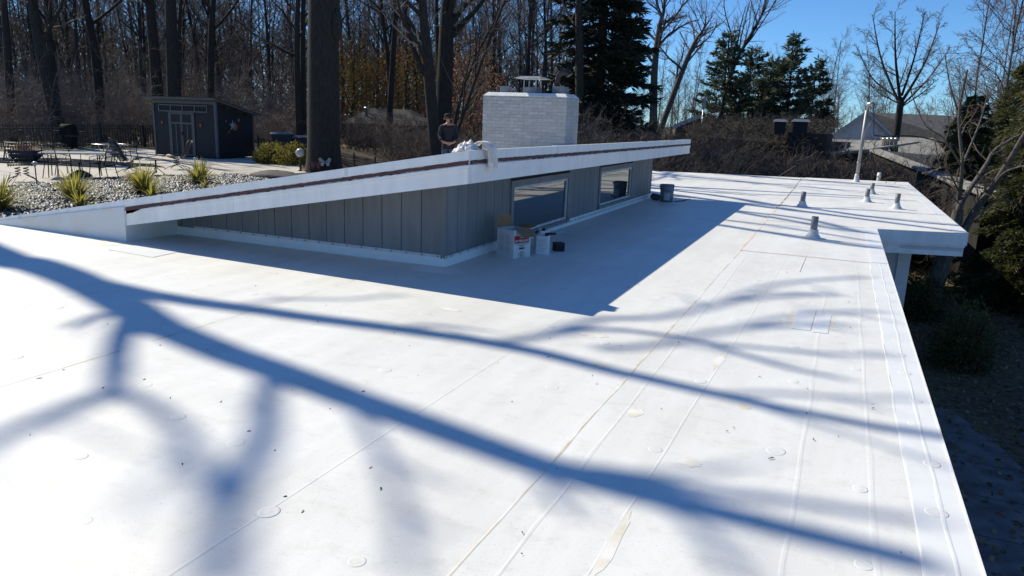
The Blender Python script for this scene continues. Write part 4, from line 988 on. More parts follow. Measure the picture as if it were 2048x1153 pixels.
px_tree(48, (1318, 60), (1308, 300), 15, 58, 'stout bare tree rising right of the dark spruce', bend=(1308, 160), t0=.25, limbs=20, lr=.36, l2=9, l3=8, mc='twig_grey', extra=3, mt='bark_grey', tip=.10)
px_tree(49, (1390, 85), (1330, 240), 11, 60, 'bare tree leaning hard right into the sky beside the spruce', bend=(1362, 150), t0=.2, limbs=18, lr=.38, l2=9, l3=8, mc='twig_grey', extra=2, mt='bark_grey', tip=.10)
px_tree(50, (1490, 90), (1440, 260), 9, 70, 'bare tree fanning out above the group of pines', bend=(1462, 150), t0=.2, limbs=18, l2=9, l3=6, mc='twig_grey', extra=5, a0=20, a1=55, lr=.5, tip=.10)
# the open crowned tree against the sky
aT = at_d(1797, 250, 62); gT = gz(aT[0], aT[1])
rng = np.random.default_rng(77); bT = np.array([aT[0], aT[1], gT-.3])
frk = at_d(1803, 195, 62)
lim = []
for tgt, r0 in (((1745, 30), .11), ((1790, 25), .13), ((1880, 45), .12), ((1720, 110), .08), ((1850, 25), .10), ((1900, 95), .08), ((1735, 165), .05), ((1868, 165), .05)):
    e_ = at_d(*tgt, 62+rng.uniform(-3, 3)); m_ = frk*.5+e_*.5+np.array([(e_[0]-frk[0])*.12, rng.uniform(-1, 1), -.3])
    lim.append((np.array([frk+np.array([0, 0, rng.uniform(-.9, .3)]), m_, e_]), r0, .02))
LP = np.array([smooth_pts(p, 10) for p, a, b in lim]); LR = np.array([np.linspace(a, b, 10) for p, a, b in lim]); LL = np.array([np.linalg.norm(np.diff(q, axis=0), axis=1).sum() for q in LP])
S = (smooth_pts([bT, bT*.6+frk*.4, frk], 8)[None], np.linspace(.34, .22, 8)[None], np.array([5.]))
B2 = level(rng, LP, LR, LL, 11, .2, 1, 25, 60, .36, .5, 6, .05, .18, .016); C2 = level(rng, *B2, 10, .15, 1, 25, 60, .48, .5, 5, .04, .2, .011); D2 = level(rng, *C2, 5, .2, 1, 25, 60, .55, .7, 3, .03, .2, .009)
tr = join([tubes(S[0], S[1], 10), tubes(LP, LR, 8)]); cr_ = join([tubes(B2[0], B2[1], 4), tubes(C2[0], C2[1], 3), tubes(D2[0], D2[1], 3)])
make_tree('bare_tree', 'open crowned bare tree silhouetted on the sky behind the gabled neighbouring house', 'tree', tuple(bT), (tr[0]-bT, tr[1]), (cr_[0]-bT, cr_[1]), MATS['bark_dark'], MATS['twig_brown'])
# pale barked multi-stem tree by the roof extension, and its big dark trunk
bN = at(1852, 628, -3.05); dN = math.hypot(bN[0], bN[1])
rng = np.random.default_rng(78)
w_ = lambda x, y, dd=0: at_d(x, y, dN+dd)
st1 = [w_(1850, 640), w_(1880, 540), w_(1905, 470), w_(1917, 420)]
limN = [([w_(1917, 425), w_(1925, 400), w_(1940, 378, .5), w_(1972, 330, 1), w_(1990, 300, 1.5), w_(2040, 270, 2)], .085, .03),
        ([w_(1917, 425), w_(1918, 395), w_(1925, 330, -.5), w_(1918, 230, -.5), w_(1935, 140, -1)], .07, .02),
        ([w_(1925, 470), w_(1945, 430), w_(1985, 375, -.5), w_(2020, 320, -1), w_(2052, 265, -1.5), w_(2090, 210, -2)], .10, .04),
        ([w_(1985, 375, -.5), w_(2010, 345, -1), w_(2055, 330, -1.6)], .03, .012),
        ([w_(1950, 445), w_(1985, 405, .5), w_(2020, 402, .8), w_(2060, 415, 1)], .03, .012),
        ([w_(1925, 330, -.5), w_(1960, 245, .2), w_(1975, 190, .5)], .03, .012), ([w_(1930, 345, -.5), w_(1890, 280, -1), w_(1850, 250, -1.5), w_(1820, 180, -2)], .025, .01),
        ([w_(1921, 390), w_(1895, 340, -.8), w_(1880, 330, -1), w_(1868, 270, -1.2)], .025, .01), ([w_(1918, 408), w_(1890, 378, -.6), w_(1868, 374, -.8)], .015, .008),
        ([w_(1918, 230, -.5), w_(1900, 170, -.6), w_(1890, 110, -.8)], .025, .01)]
LP = np.array([smooth_pts(p, 12) for p, a, b in limN]); LR = np.array([np.linspace(a, b, 12) for p, a, b in limN]); LL = np.array([np.linalg.norm(np.diff(q, axis=0), axis=1).sum() for q in LP])
S = (smooth_pts(st1, 12)[None], np.linspace(.24, .12, 12)[None], np.array([4.]))
B2 = level(rng, LP, LR, LL, 7, .2, 1, 25, 65, .33, .45, 6, .06, .18, .009); C2 = level(rng, *B2, 6, .15, 1, 25, 65, .5, .5, 5, .05, .22, .0045); D2 = level(rng, *C2, 3, .2, 1, 25, 65, .55, .6, 3, .03, .2, .003)
tr = join([tubes(S[0], S[1], 12), tubes(LP, LR, 9)]); cr_ = join([tubes(B2[0], B2[1], 5), tubes(C2[0], C2[1], 3), tubes(D2[0], D2[1], 3)])
make_tree('multi_stem_tree', 'near bare tree with pale forked limbs growing beside the roof extension', 'tree', tuple(bN), (tr[0]-bN, tr[1]), (cr_[0]-bN, cr_[1]), MATS['bark_pale'], MATS['twig_tan'])

# --- conifers
def leaves(C, D, L, W, rng):
    """diamond shaped leaf faces at C pointing along D"""
    n = len(C); v = rng.normal(size=(n, 3)); s = np.cross(D, v); s /= np.linalg.norm(s, axis=1, keepdims=True)+1e-9
    L = np.broadcast_to(np.asarray(L), (n,))[:, None]; W = np.broadcast_to(np.asarray(W), (n,))[:, None]
    V = np.stack([C, C+D*L*.5+s*W, C+D*L, C+D*L*.5-s*W], 1)
    return V.reshape(-1, 3), np.arange(4*n).reshape(-1, 4)
def conifer(seed, h, rad, r=.22, z0=.6, whorl=.42, per=8, droop=-.25, upturn=.25, sp=26, L=.30, W=.035, dens=1.0, shape=.8, lat=.5):
    rng = np.random.default_rng(seed); S = stem(rng, (0, 0, -.3), h, r, 10, (0, 0), .01, .12)
    Z = np.arange(z0, h-.2, whorl); zs = np.repeat(Z, per)+rng.uniform(-whorl/2, whorl/2, len(Z)*per); zs = np.clip(zs, .2, h-.15)
    n = len(zs); az = rng.uniform(0, 2*np.pi, n)
    Ln = rad*np.clip(1-zs/h, .03, 1)**shape*rng.uniform(.65, 1.15, n)
    N = 6; u = np.linspace(0, 1, N); P = np.zeros((n, N, 3))
    rr2 = Ln[:, None]*u[None]; zz = zs[:, None]+Ln[:, None]*(droop*u+upturn*u**2)[None]
    P[..., 0] = np.cos(az)[:, None]*rr2; P[..., 1] = np.sin(az)[:, None]*rr2; P[..., 2] = zz
    P[:, 1:] += rng.normal(size=(n, N-1, 3))*.04
    R = (.012+.012*Ln)[:, None]*np.linspace(1, .25, N)[None]
    k = np.maximum(4, (sp*dens*Ln/rad*1.6).astype(int)); idx = np.repeat(np.arange(n), k); t = .12+.88*rng.random(len(idx))**.8
    pos, tan, _ = interp_on(P, R, idx, t)
    side = np.cross(tan, np.array([0, 0, 1.0])); side /= np.linalg.norm(side, axis=1, keepdims=True)+1e-9
    off_ = rng.uniform(-1, 1, len(idx))*(lat*(1-t*.75)*Ln[idx]*.45)
    pos = pos+side*off_[:, None]+np.array([0, 0, 1])*(-np.abs(off_)*.12+rng.normal(size=len(idx))*.05)[:, None]
    d = tan*.8+side*(np.sign(off_)*rng.uniform(.2, .9, len(idx)))[:, None]+rng.normal(size=tan.shape)*.30; d /= np.linalg.norm(d, axis=1, keepdims=True)
    lv = leaves(pos, d, L*rng.uniform(.6, 1.4, len(idx)), W*rng.uniform(.6, 1.5, len(idx)), rng)
    return join([tubes(S[0], S[1], 9), tubes(P, R, 4)]), lv
def place_conifer(geo, name, label, px_, dist, mt, mc, group=None, dz=0):
    p = at_d(px_, 250, dist); z = gz(p[0], p[1])+dz
    return make_tree(name, label, 'tree', (p[0], p[1], z), *geo, mt, mc, group)
place_conifer(conifer(51, 21, 2.9, .34, 1.2, .40, 9, -.30, .12, 70, .45, .045, 1.4, .42), 'spruce_tree', 'big dark shaggy spruce standing behind the painted chimney', 1196, 39, MATS['bark_dark'], MATS['needle_dark'])
px_tree(52, (1158, 0), (1160, 300), 17, 37, 'dark straight trunk standing against the left side of the spruce', bend=(1159, 120), t0=.3, limbs=8, l2=5, l3=4)
for sd, x, d, h, rad, lb in ((61, 1443, 62, 10.8, 3.2, 'pine of the blue green group with a bare tree rising through it'), (62, 1497, 66, 10.6, 3.0, 'short dense pine in the middle of the blue green group'), (63, 1532, 63, 9.4, 2.8, 'pine tucked against the tallest pine of the blue green group'), (64, 1574, 61, 11.6, 3.1, 'tallest layered pine of the blue green group beyond the brush'), (65, 1621, 64, 10.2, 2.5, 'slim pine leaning right at the end of the blue green group')):
    geo = conifer(sd, h, rad, .18, 1.4, .60, 7, .05, .14, 75, .40, .052, 1.35, .62, .5)
    place_conifer(geo, 'pine_tree', lb, x, d, MATS['bark_dark'], MATS['needle_blue'], 'pines beyond the brush')
hm = [conifer(71, 10.5, 2.6, .16, .2, .27, 10, -.20, -.08, 80, .20, .026, 1.5, .5), conifer(72, 8.5, 2.4, .15, .2, .27, 10, -.20, -.08, 80, .20, .026, 1.5, .5)]
hmm = [(mesh_np('trunk', *a, True), mesh_np('crown', *b)) for a, b in hm]
for k, (x, y, q, s, lb) in enumerate(((6.5, 28.6, 0, 1.0, 'tall hemlock towering over the leafy strip at the edge of the yard'), (4.9, 24.6, 1, .72, 'low drooping hemlock overhanging the sunlit leaf strip'), (6.6, 25.3, 1, .95, 'hemlock standing behind the low drooping hemlock'), (4.3, 33.0, 1, .74, 'hemlock behind the near pale limbed tree'), (8.4, 31.0, 0, 1.25, 'tallest hemlock at the rear of the side yard'), (6.4, 37.5, 0, .75, 'rear hemlock beyond the pale limbed tree'), (6.0, 21.6, 1, .55, 'small hemlock nearest the shaded walkway'))):
    t = thing('hemlock_tree', lb, 'tree', (x, y, gz(x, y)), 'hemlocks along the side yard'); t.scale = (s, s, s); t.rotation_euler = (0, 0, k*1.3)
    link('trunk', hmm[q][0], MATS['bark_dark'], t); link('crown', hmm[q][1], MATS['needle_green'], t)

# --- the wood: prototypes shared by many trees
protos = []
for sd, h, r, tt, lm, l2_, l3_, lr_ in ((101, 19, .13, .22, 22, 9, 9, .30), (102, 22, .15, .25, 22, 9, 9, .30), (103, 16, .09, .12, 26, 9, 9, .34), (104, 24, .17, .30, 20, 10, 9, .28), (105, 14, .07, .08, 28, 9, 8, .36)):
    tr, cr = bare_tree(sd, h, r, lm, l2_, l3_, 0, tt, 30, 65, lr_, .08, .17, rmin=.010)
    protos.append((mesh_np('trunk', *tr, True), mesh_np('crown', *cr)))
def shrub(seed, h, stems, k1, k2, spread, rmin=.005):
    rng = np.random.default_rng(seed); Ps = []; Rs = []
    for s in range(stems):
        a = rng.uniform(0, 6.28); q = stem(rng, (rng.uniform(-.5, .5)*spread, rng.uniform(-.5, .5)*spread, -.1), h*rng.uniform(.6, 1), .022, 7, (math.cos(a)*.45, math.sin(a)*.45), .16, .3); Ps.append(q[0][0]); Rs.append(q[1][0])
    P = np.array(Ps); R = np.array(Rs); L = np.full(stems, float(h))
    A = level(rng, P, R, L, k1, .1, 1, 25, 75, .38, .6, 5, .0, .25, rmin); B = level(rng, *A, k2, .1, 1, 25, 75, .5, .7, 4, -.02, .25, rmin)
    return tubes(P, R, 5), join([tubes(A[0], A[1], 3), tubes(B[0], B[1], 3)])
shr = []
for sd, h, ns, k1, k2, sp in ((111, 4.5, 14, 9, 7, 1.6), (112, 3.2, 16, 9, 7, 1.8), (113, 6.0, 12, 11, 8, 1.6)):
    a, b = shrub(sd, h, ns, k1, k2, sp); shr.append((mesh_np('stems', *a, True), mesh_np('twigs', *b)))
def inst(name, label, cat, pr, names, p, s, rz, group, mt, mc):
    t = thing(name, label, cat, (p[0], p[1], gz(p[0], p[1])), group); t.scale = (s, s, s); t.rotation_euler = (0, 0, rz)
    a = link(names[0], pr[0], None, t); b = link(names[1], pr[1], None, t)
    for o, m in ((a, mt), (b, mc)):
        if len(o.data.materials) == 0: o.data.materials.append(None)
        o.material_slots[0].link = 'OBJECT'; o.material_slots[0].material = m
    return t
rng = np.random.default_rng(9); placed = []
def polar(px_, d): p = at_d(px_, 240, d); return np.array([p[0], p[1]])
def ok(p, dmin): return all((p[0]-q[0])**2+(p[1]-q[1])**2 > dmin*dmin for q in placed)
n = 0; tries = 0
while n < 230 and tries < 9000:
    tries += 1; d = 48+78*rng.random()**1.2; x = rng.uniform(-120, 1130)
    if (x > 640 and d < 62) or (x < 640 and d < 63): continue
    p = polar(x, d)
    if not ok(p, 1.6): continue
    placed.append(p); k = rng.integers(5)
    inst('woodland_tree', 'bare brown tree standing in the crowded wood beyond the fence', 'tree', protos[k], ('trunk', 'crown'), p, rng.uniform(.8, 1.15), rng.uniform(0, 6.28), 'trees of the wood', MATS['bark_dark'], MATS[('twig_brown', 'twig_brown', 'twig_grey')[rng.integers(3)]]); n += 1
n = 0; tries = 0
while n < 170 and tries < 4000:
    tries += 1; d = 45+40*rng.random()**1.3; x = rng.uniform(-100, 1130)
    if x > 640 and d < 60: continue
    p = polar(x, d)
    if not ok(p, 1.1): continue
    placed.append(p); k = rng.integers(3)
    inst('woodland_shrub', 'tangled leafless shrub of the undergrowth in the wood beyond the fence', 'shrub', shr[k], ('stems', 'twigs'), p, rng.uniform(.6, 1.2), rng.uniform(0, 6.28), 'undergrowth of the wood', MATS['twig_brown'], MATS[('twig_brown', 'twig_tan', 'twig_grey')[rng.integers(3)]]); n += 1
# brush right behind the flat roof and down to the neighbours
n = 0; tries = 0; placed = []
while n < 110 and tries < 4000:
    tries += 1; d = 31+15*rng.random(); x = rng.uniform(1130, 1640)
    if x > 1540 and d < 38: continue
    p = polar(x, d)
    if not ok(p, 1.1): continue
    placed.append(p); k = (0, 1, 1)[rng.integers(3)]
    inst('bramble_bush', 'tangled leafless bramble in the brush behind the flat roof', 'shrub', shr[k], ('stems', 'twigs'), p, rng.uniform(1.0, 1.45)*(1 if k else .8), rng.uniform(0, 6.28), 'brambles behind the flat roof', MATS['twig_dark'], MATS[('twig_dark', 'twig_brown', 'twig_dark')[rng.integers(3)]]); n += 1
n = 0; tries = 0
while n < 75 and tries < 4000:
    tries += 1; d = 30+14*rng.random(); x = rng.uniform(1650, 1930)
    p = polar(x, d)
    if not ok(p, .8): continue
    placed.append(p)
    inst('sapling_thicket', 'thin twiggy sapling clump on the slope before the neighbouring roofs', 'shrub', shr[1], ('stems', 'twigs'), p, rng.uniform(1.05, 1.5), rng.uniform(0, 6.28), 'sapling clumps on the slope', MATS['twig_dark'], MATS[('twig_dark', 'twig_brown')[n % 2]]); n += 1
n = 0; tries = 0
while n < 34 and tries < 4000:
    tries += 1; d = 38+13*rng.random(); x = rng.uniform(700, 960)
    p = polar(x, d)
    if not ok(p, 1.1) or (d < 46 and x < 810): continue
    placed.append(p)
    inst('garden_thicket', 'dark twiggy thicket growing before the low garage behind the person', 'shrub', shr[1], ('stems', 'twigs'), p, rng.uniform(.7, 1.05), rng.uniform(0, 6.28), 'thicket before the low garage', MATS['twig_dark'], MATS[('twig_dark', 'twig_brown')[rng.integers(2)]]); n += 1
# trees far beyond, right half
n = 0; tries = 0; placed = []
while n < 120 and tries < 4000:
    tries += 1; d = 85+70*rng.random(); x = rng.uniform(1120, 2060)
    p = polar(x, d)
    if not ok(p, 2.2): continue
    placed.append(p); k = rng.integers(5)
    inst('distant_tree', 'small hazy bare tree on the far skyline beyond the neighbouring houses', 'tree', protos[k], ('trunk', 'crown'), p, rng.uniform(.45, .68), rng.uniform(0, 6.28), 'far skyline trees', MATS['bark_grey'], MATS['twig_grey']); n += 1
for k, (x, d, s) in enumerate(((1985, 52, 1.0), (1940, 56, .80), (2030, 47, 1.05), (1895, 60, .62), (1965, 62, .95), (2005, 60, 1.1))):
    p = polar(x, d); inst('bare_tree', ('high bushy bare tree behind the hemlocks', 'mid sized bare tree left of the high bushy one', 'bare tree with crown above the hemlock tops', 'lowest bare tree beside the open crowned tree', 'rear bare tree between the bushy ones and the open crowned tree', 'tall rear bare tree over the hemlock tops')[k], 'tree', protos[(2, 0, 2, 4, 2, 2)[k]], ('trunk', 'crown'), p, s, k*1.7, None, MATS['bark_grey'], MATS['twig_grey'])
# far mass of the wood behind everything
rng = np.random.default_rng(15); nb = 9000
xa = rng.uniform(-200, 1200, nb); dd = rng.uniform(112, 150, nb); B0 = np.array([polar(a, b) for a, b in zip(xa, dd)])
hgt = rng.uniform(2, 13, nb); P = np.zeros((nb, 3, 3)); P[:, 0, :2] = B0; P[:, 0, 2] = rng.uniform(-1, 10, nb)
dv = rng.normal(size=(nb, 3))*.5+np.array([0, 0, .8]); dv /= np.linalg.norm(dv, axis=1, keepdims=True)
P[:, 1] = P[:, 0]+dv*hgt[:, None]*.25; P[:, 2] = P[:, 1]+(dv+rng.normal(size=(nb, 3))*.3)*hgt[:, None]*.25
v, q = tubes(P, np.tile(np.array([.10, .06, .02]), (nb, 1))*rng.uniform(.5, 1.5, (nb, 1)), 3)
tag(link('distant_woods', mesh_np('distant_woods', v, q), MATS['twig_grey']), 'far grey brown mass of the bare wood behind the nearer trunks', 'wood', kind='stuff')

# ------------------------------------------------------------------ the yard left of the house
# garden shed
def shed():
    A = at(312, 311, PZ); B = at(436, 319, PZ); u = (B-A)[:2]; W = np.linalg.norm(u); u = u/W; v = np.array([-u[1], u[0]]); D = 2.35
    o0 = np.array([A[0], A[1], PZ]); t = thing('garden_shed', 'dark charcoal garden shed with grey trimmed double doors and a sloping roof', 'shed', tuple(o0))
    def q(a, b, z): p = A[:2]+u*a+v*b; return (p[0], p[1], PZ+z)
    HF, HB = 2.42, 1.90
    def bx(a0, a1, b0, b1, z0, z1, name, m, par=t, z0b=None, z1b=None):
        z0b = z0 if z0b is None else z0b; z1b = z1 if z1b is None else z1b
        return MB().hexa([q(a0, b0, z0), q(a1, b0, z0), q(a1, b1, z0b), q(a0, b1, z0b), q(a0, b0, z1), q(a1, b0, z1), q(a1, b1, z1b), q(a0, b1, z1b)]).build(name, m, par)
    bx(.02, W-.02, .03, D-.02, .05, HF-.03, 'wall', MATS['siding_back'], z1b=HB-.03)
    n = 16; hh = (HF-.05)/n
    for k in range(n):          # lap boards on the front and on the right-hand side
        z0 = .05+k*hh; z1 = z0+hh-.004
        bx(.03, W-.03, .0+.004*(k % 2), .028, z0, z1, 'clapboard', MATS['shed_paint'])
        if z1 < HF-.02:
            bmax = D-.03 if z1 < HB else max(.1, (HF-z1)/(HF-HB)*D-.05)
            bx(W-.019, W+.006+.003*(k % 2), .035, bmax, z0, z1, 'clapboard', MATS['shed_paint'])
    for a in (0., W-.075): bx(a, a+.085, -.022, .001, .03, HF-.02, 'corner_trim', MATS['shed_trim'])
    bx(W+.011, W+.031, -.02, .07, .03, HF-.03, 'corner_trim', MATS['shed_trim']); bx(W+.011, W+.031, D-.09, D, .03, HB-.03, 'corner_trim', MATS['shed_trim'])
    bx(.086, W-.086, -.018, -.001, HF-.13, HF-.02, 'frieze_trim', MATS['shed_trim'])
    r = bx(-.30, W+.22, -.28, D+.18, HF+.05, HF+.13, 'roof', MATS['shed_trim'], z0b=HB-.06, z1b=HB+.02)
    bx(-.33, W+.25, -.30, D+.20, HF+.131, HF+.150, 'roofing', mat('shed_roof', (.04, .04, .045), None, 6, .8), r, z0b=HB+.021, z1b=HB+.04)
    # transom window strip
    w0, w1, z0, z1 = .34, W-.42, 1.93, 2.24
    tw = bx(w0, w1, -.030, -.004, z1-.05, z1, 'transom_window', MATS['shed_trim']); bx(w0, w1, -.030, -.004, z0, z0+.05, 'frame', MATS['shed_trim'], tw)
    for k in range(5): a = w0+(w1-w0-.06)*k/4; bx(a, a+.06, -.032, -.004, z0+.051, z1-.051, 'frame', MATS['shed_trim'], tw)
    for k in range(4):
        a = w0+.062+(w1-w0-.06)*k/4; e = w0+(w1-w0-.06)*(k+1)/4-.002; bx(a, e, -.012, -.006, z0+.051, z1-.051, 'pane', MATS['glass_dark'], tw)
        for j in range(1, 6): bx(a+(e-a)*j/6-.004, a+(e-a)*j/6+.004, -.020, -.0125, z0+.052, z1-.052, 'muntin', MATS['shed_trim'], tw)
    # double door
    d0, d1, zt = .98, 2.22, 1.90
    for a, b_ in ((d0-.09, d0), (d1, d1+.09)): bx(a, b_, -.034, -.004, .05, zt, 'door_casing', MATS['shed_trim'])
    bx(d0-.10, d1+.10, -.036, -.004, zt+.002, zt+.026, 'door_casing', MATS['shed_trim'])
    md = (d0+d1)/2
    for a, b_ in ((d0+.004, md-.004), (md+.004, d1-.004)):
        dr = bx(a, b_, -.010, -.004, .07, zt-.01, 'door', MATS['shed_paint'])
        for x0, x1 in ((a, a+.055), (b_-.055, b_)): bx(x0, x1, -.030, -.011, .07, zt-.01, 'stile', MATS['shed_trim'], dr)
        mm = (a+b_)/2
        for za, zb_ in ((.07, .13), (1.42, 1.49), (zt-.07, zt-.011)): bx(a+.056, b_-.056, -.028, -.011, za, zb_, 'rail', MATS['shed_trim'], dr)
        bx(mm-.025, mm+.025, -.028, -.011, .131, 1.419, 'rail', MATS['shed_trim'], dr)
    bx(md+.012, md+.045, -.07, -.031, .95, 1.10, 'door_handle', MATS['black_metal'])
    # hanging star ornaments
    def star(cx, cy, axis, r_, m, name, z):
        P = []
        for k in range(10):
            rr_ = r_ if k % 2 == 0 else r_*.4; an = math.pi/2+k*math.pi/5; P.append((rr_*math.cos(an), rr_*math.sin(an)))
        b = MB(); V = []
        for dz in (0, .02):
            for x, y in P: V.append(q(W+.032+dz, cy+x, z+y) if axis == 'side' else q(cx+x, -.026-dz, z+y))
        V.append(q(W+.075, cy, z) if axis == 'side' else q(cx, -.06, z))
        F = [(k, (k+1) % 10, 10+(k+1) % 10, 10+k) for k in range(10)]+[(10+k, 10+(k+1) % 10, 20) for k in range(10)]
        return b.add(V, F).build(name, m, t)
    sw_ = mat('star_white', (.30, .30, .31), (.2, .2, .22), 9, .5); so = mat('star_orange', (.40, .12, .04), (.3, .1, .05), 9, .6)
    star(0, .95, 'side', .24, sw_, 'star_ornament', 1.42); star(0, 1.10, 'side', .22, so, 'star_ornament', 1.36)
    star(0, 1.35, 'side', .08, sw_, 'star_ornament', 1.66); star(0, .55, 'side', .07, mat('star_blue', (.1, .13, .25), None, 5, .6), 'star_ornament', 1.62); star(0, .70, 'side', .07, so, 'star_ornament', 1.15)
    star(.52, 0, 'f', .09, so, 'star_ornament', 1.45); star(2.66, 0, 'f', .10, so, 'star_ornament', 1.40)
shed()

# pool with its dark cover, seen edge on
pl_ = MB(); c = [at(-60, 332, PZ), at(0, 327, PZ), at(100, 331, PZ), at(205, 337, PZ), at(232, 331, PZ), at(330, 336, PZ), at(300, 330, PZ), at(170, 321, PZ), at(120, 318, PZ), at(0, 317, PZ), at(-60, 318, PZ)]
o = MB().prism([(p[0], p[1]) for p in c], PZ+.005, PZ+.03).build('pool_cover', mat('pool_cover', (.02, .026, .04), (.015, .02, .03), 2, .95, spec=.02)); tag(o, 'dark fabric pool cover stretched over the pool set in the patio', 'pool cover')

# black picket fences
def fence(p0, p1, npost, label, h=1.18, step=.145, zfun=None):
    p0 = np.array(p0, float); p1 = np.array(p1, float); L = np.linalg.norm(p1-p0); d = (p1-p0)/L; rz = math.atan2(d[1], d[0])
    zf = zfun or (lambda p: gz(p[0], p[1])); t = thing('picket_fence', label, 'fence', (p0[0], p0[1], zf(p0)))
    pk = MB().add([(-.013, -.013, 0), (.013, -.013, 0), (.013, .013, 0), (-.013, .013, 0), (-.013, -.013, h-.08), (.013, -.013, h-.08), (.013, .013, h-.08), (-.013, .013, h-.08), (0, 0, h-.02)],
                 [(0, 1, 5, 4), (1, 2, 6, 5), (2, 3, 7, 6), (3, 0, 4, 7), (4, 5, 8), (5, 6, 8), (6, 7, 8), (7, 4, 8)]).mesh('picket')
    n = int(L/step); o0 = ORIG[t]
    for k in range(1, n):
        p = p0+d*L*k/n; o = link('picket', pk, MATS['black_metal'], t, (p[0]-o0[0], p[1]-o0[1], zf(p)-o0[2]+.05)); o.rotation_euler = (0, 0, rz)
    for z in (.16, h-.22, h-.08):
        P = [p0+d*L*k/6 for k in range(7)]
        MB().tube([(p[0], p[1], zf(p)+z) for p in P], .018, 4).build('rail', MATS['black_metal'], t)
    for k in range(npost):
        p = p0+d*L*k/(npost-1); b = MB(); b.box((p[0], p[1], zf(p)+h/2), (.06, .06, h+.06), rz); b.lathe([(.042, 0), (.045, .012), (.02, .035), (.028, .06), (.001, .085)], (p[0], p[1], zf(p)+h+.03), 8)
        b.build('post', MATS['black_metal'], t)
    return t
fence((-34.6, 14.0), (-33.7, 31.0), 8, 'black metal picket fence along the wood behind the pool furniture')
fence(at(518, 318, PZ)[:2], at(600, 316, PZ)[:2], 3, 'short black picket fence run between the shed and the bins')
fe0 = at_d(640, 300, 38); fe1 = at_d(800, 330, 27.5)
fence(fe0[:2], fe1[:2], 5, 'black picket fence descending the lawn right of the massive trunk', zfun=lambda p: -1.28)
# sunlit lawn behind that fence
tag(MB().prism([(-22, 25.5), (-12, 24.5), (-9, 44), (-21, 44)], -1.9, -1.27).build('lawn', mat('lawn', (.34, .29, .13), (.22, .20, .08), 3, .95, .8, 30)), kind='structure')

# furniture
def ring(c, r, z, rad, b, n=20, sx=1.0):
    P = [(c[0]+sx*r*math.cos(2*math.pi*k/n), c[1]+r*math.sin(2*math.pi*k/n), z) for k in range(n+1)]; b.tube(P, rad, 5, cap=False)
def dining_chair(label, group):
    t = thing('mesh_chair', label, 'chair', (0, 0, 0), group)
    s = MB()
    for k in range(9): a = -.22+.44*k/8; s.tube([(a, -.22, .44), (a, 0, .42), (a, .22, .43)], .006, 4)
    for k in range(5): a = -.22+.44*k/4; s.tube([(-.22, a, .43), (.22, a, .43)], .006, 4)
    s.build('seat', MATS['black_metal'], t)
    b = MB()
    for k in range(10): a = -.21+.42*k/9; b.tube([(a, .22, .43), (a, .27, .68), (a, .33, .92)], .007, 4)
    b.tube([(-.23, .22, .43), (-.23, .28, .75), (-.15, .335, .94), (.15, .335, .94), (.23, .28, .75), (.23, .22, .43)], .014, 5)
    b.build('backrest', MATS['black_metal'], t)
    for x in (-1, 1):
        MB().tube([(x*.22, -.22, .43), (x*.26, -.27, 0)], .013, 5).build('leg', MATS['black_metal'], t); MB().tube([(x*.22, .22, .43), (x*.26, .30, 0)], .013, 5).build('leg', MATS['black_metal'], t)
        MB().tube([(x*.23, .27, .68), (x*.27, .0, .66), (x*.26, -.2, .62), (x*.23, -.24, .43)], .011, 5).build('armrest', MATS['black_metal'], t)
    return t
def spring_chair(label, group):
    t = thing('spring_chair', label, 'chair', (0, 0, 0), group)
    prof = [(-.30, .48), (-.10, .42), (.15, .40), (.28, .52), (.40, .80), (.50, 1.00)]
    w = MB()
    for k in range(11): a = -.30+.60*k/10; w.tube([(a, y, z+.02*math.cos(a*9)) for y, z in prof], .011, 4)
    w.build('wire_seat', MATS['black_metal'], t)
    c = MB()
    for k in range(12):
        u = k/11*(len(prof)-1); i = min(int(u), len(prof)-2); f = u-i; y = prof[i][0]*(1-f)+prof[i+1][0]*f; z = prof[i][1]*(1-f)+prof[i+1][1]*f
        c.tube([(-.31, y, z+.01), (.31, y, z+.01)], .010, 4)
    c.build('cross_wires', MATS['black_metal'], t)
    sp = MB()
    for x in (-.16, .16): sp.tube([(x*.6+.06*math.cos(a), -.02+.06*math.sin(a), .16+.22*a/18.8) for a in np.linspace(0, 18.8, 36)], .014, 5)
    sp.build('springs', MATS['black_metal'], t)
    for x in (-1, 1):
        for y in (-1, 1): MB().tube([(x*.10, 0, .16), (x*.26, y*.22, .08), (x*.34, y*.34, .0)], .014, 5).build('leg', MATS['black_metal'], t)
    return t
def put(t, px_, py_, rz, z=PZ+.006, s=1.0):
    p = at(px_, py_, PZ); t.location = (p[0], p[1], z); t.rotation_euler = (0, 0, rz); t.scale = (s, s, s)
dc = dining_chair('black wire dining chair at the left end of the patio dining table', 'wire dining chairs'); put(dc, 118, 357, R_(100))
for x, y, a, lb in ((140, 350, 200, 'black wire dining chair tucked behind the patio dining table'), (207, 357, -70, 'black wire dining chair at the right end of the patio dining table'), (245, 328, 120, 'black wire chair pushed back near the round glass table'), (262, 326, -40, 'black wire chair between the round glass table and the spring chair'), (62, 305, 170, 'black wire chair by the fence behind the planter bowl'), (27, 322, 150, 'black wire chair standing at the pool edge near the planter bowl')):
    c = copy_tree(dc); c['label'] = lb; put(c, x, y, R_(a))
sc_ = spring_chair('wire spring lounge chair standing alone left of the path light', 'wire spring chairs'); put(sc_, 46, 363, R_(60))
for x, y, a, lb in ((262, 346, 120, 'wire spring lounge chair with tall back beside the small round side table'), (355, 339, -60, 'wire spring chair standing right of the small round side table')):
    c = copy_tree(sc_); c['label'] = lb; put(c, x, y, R_(a))
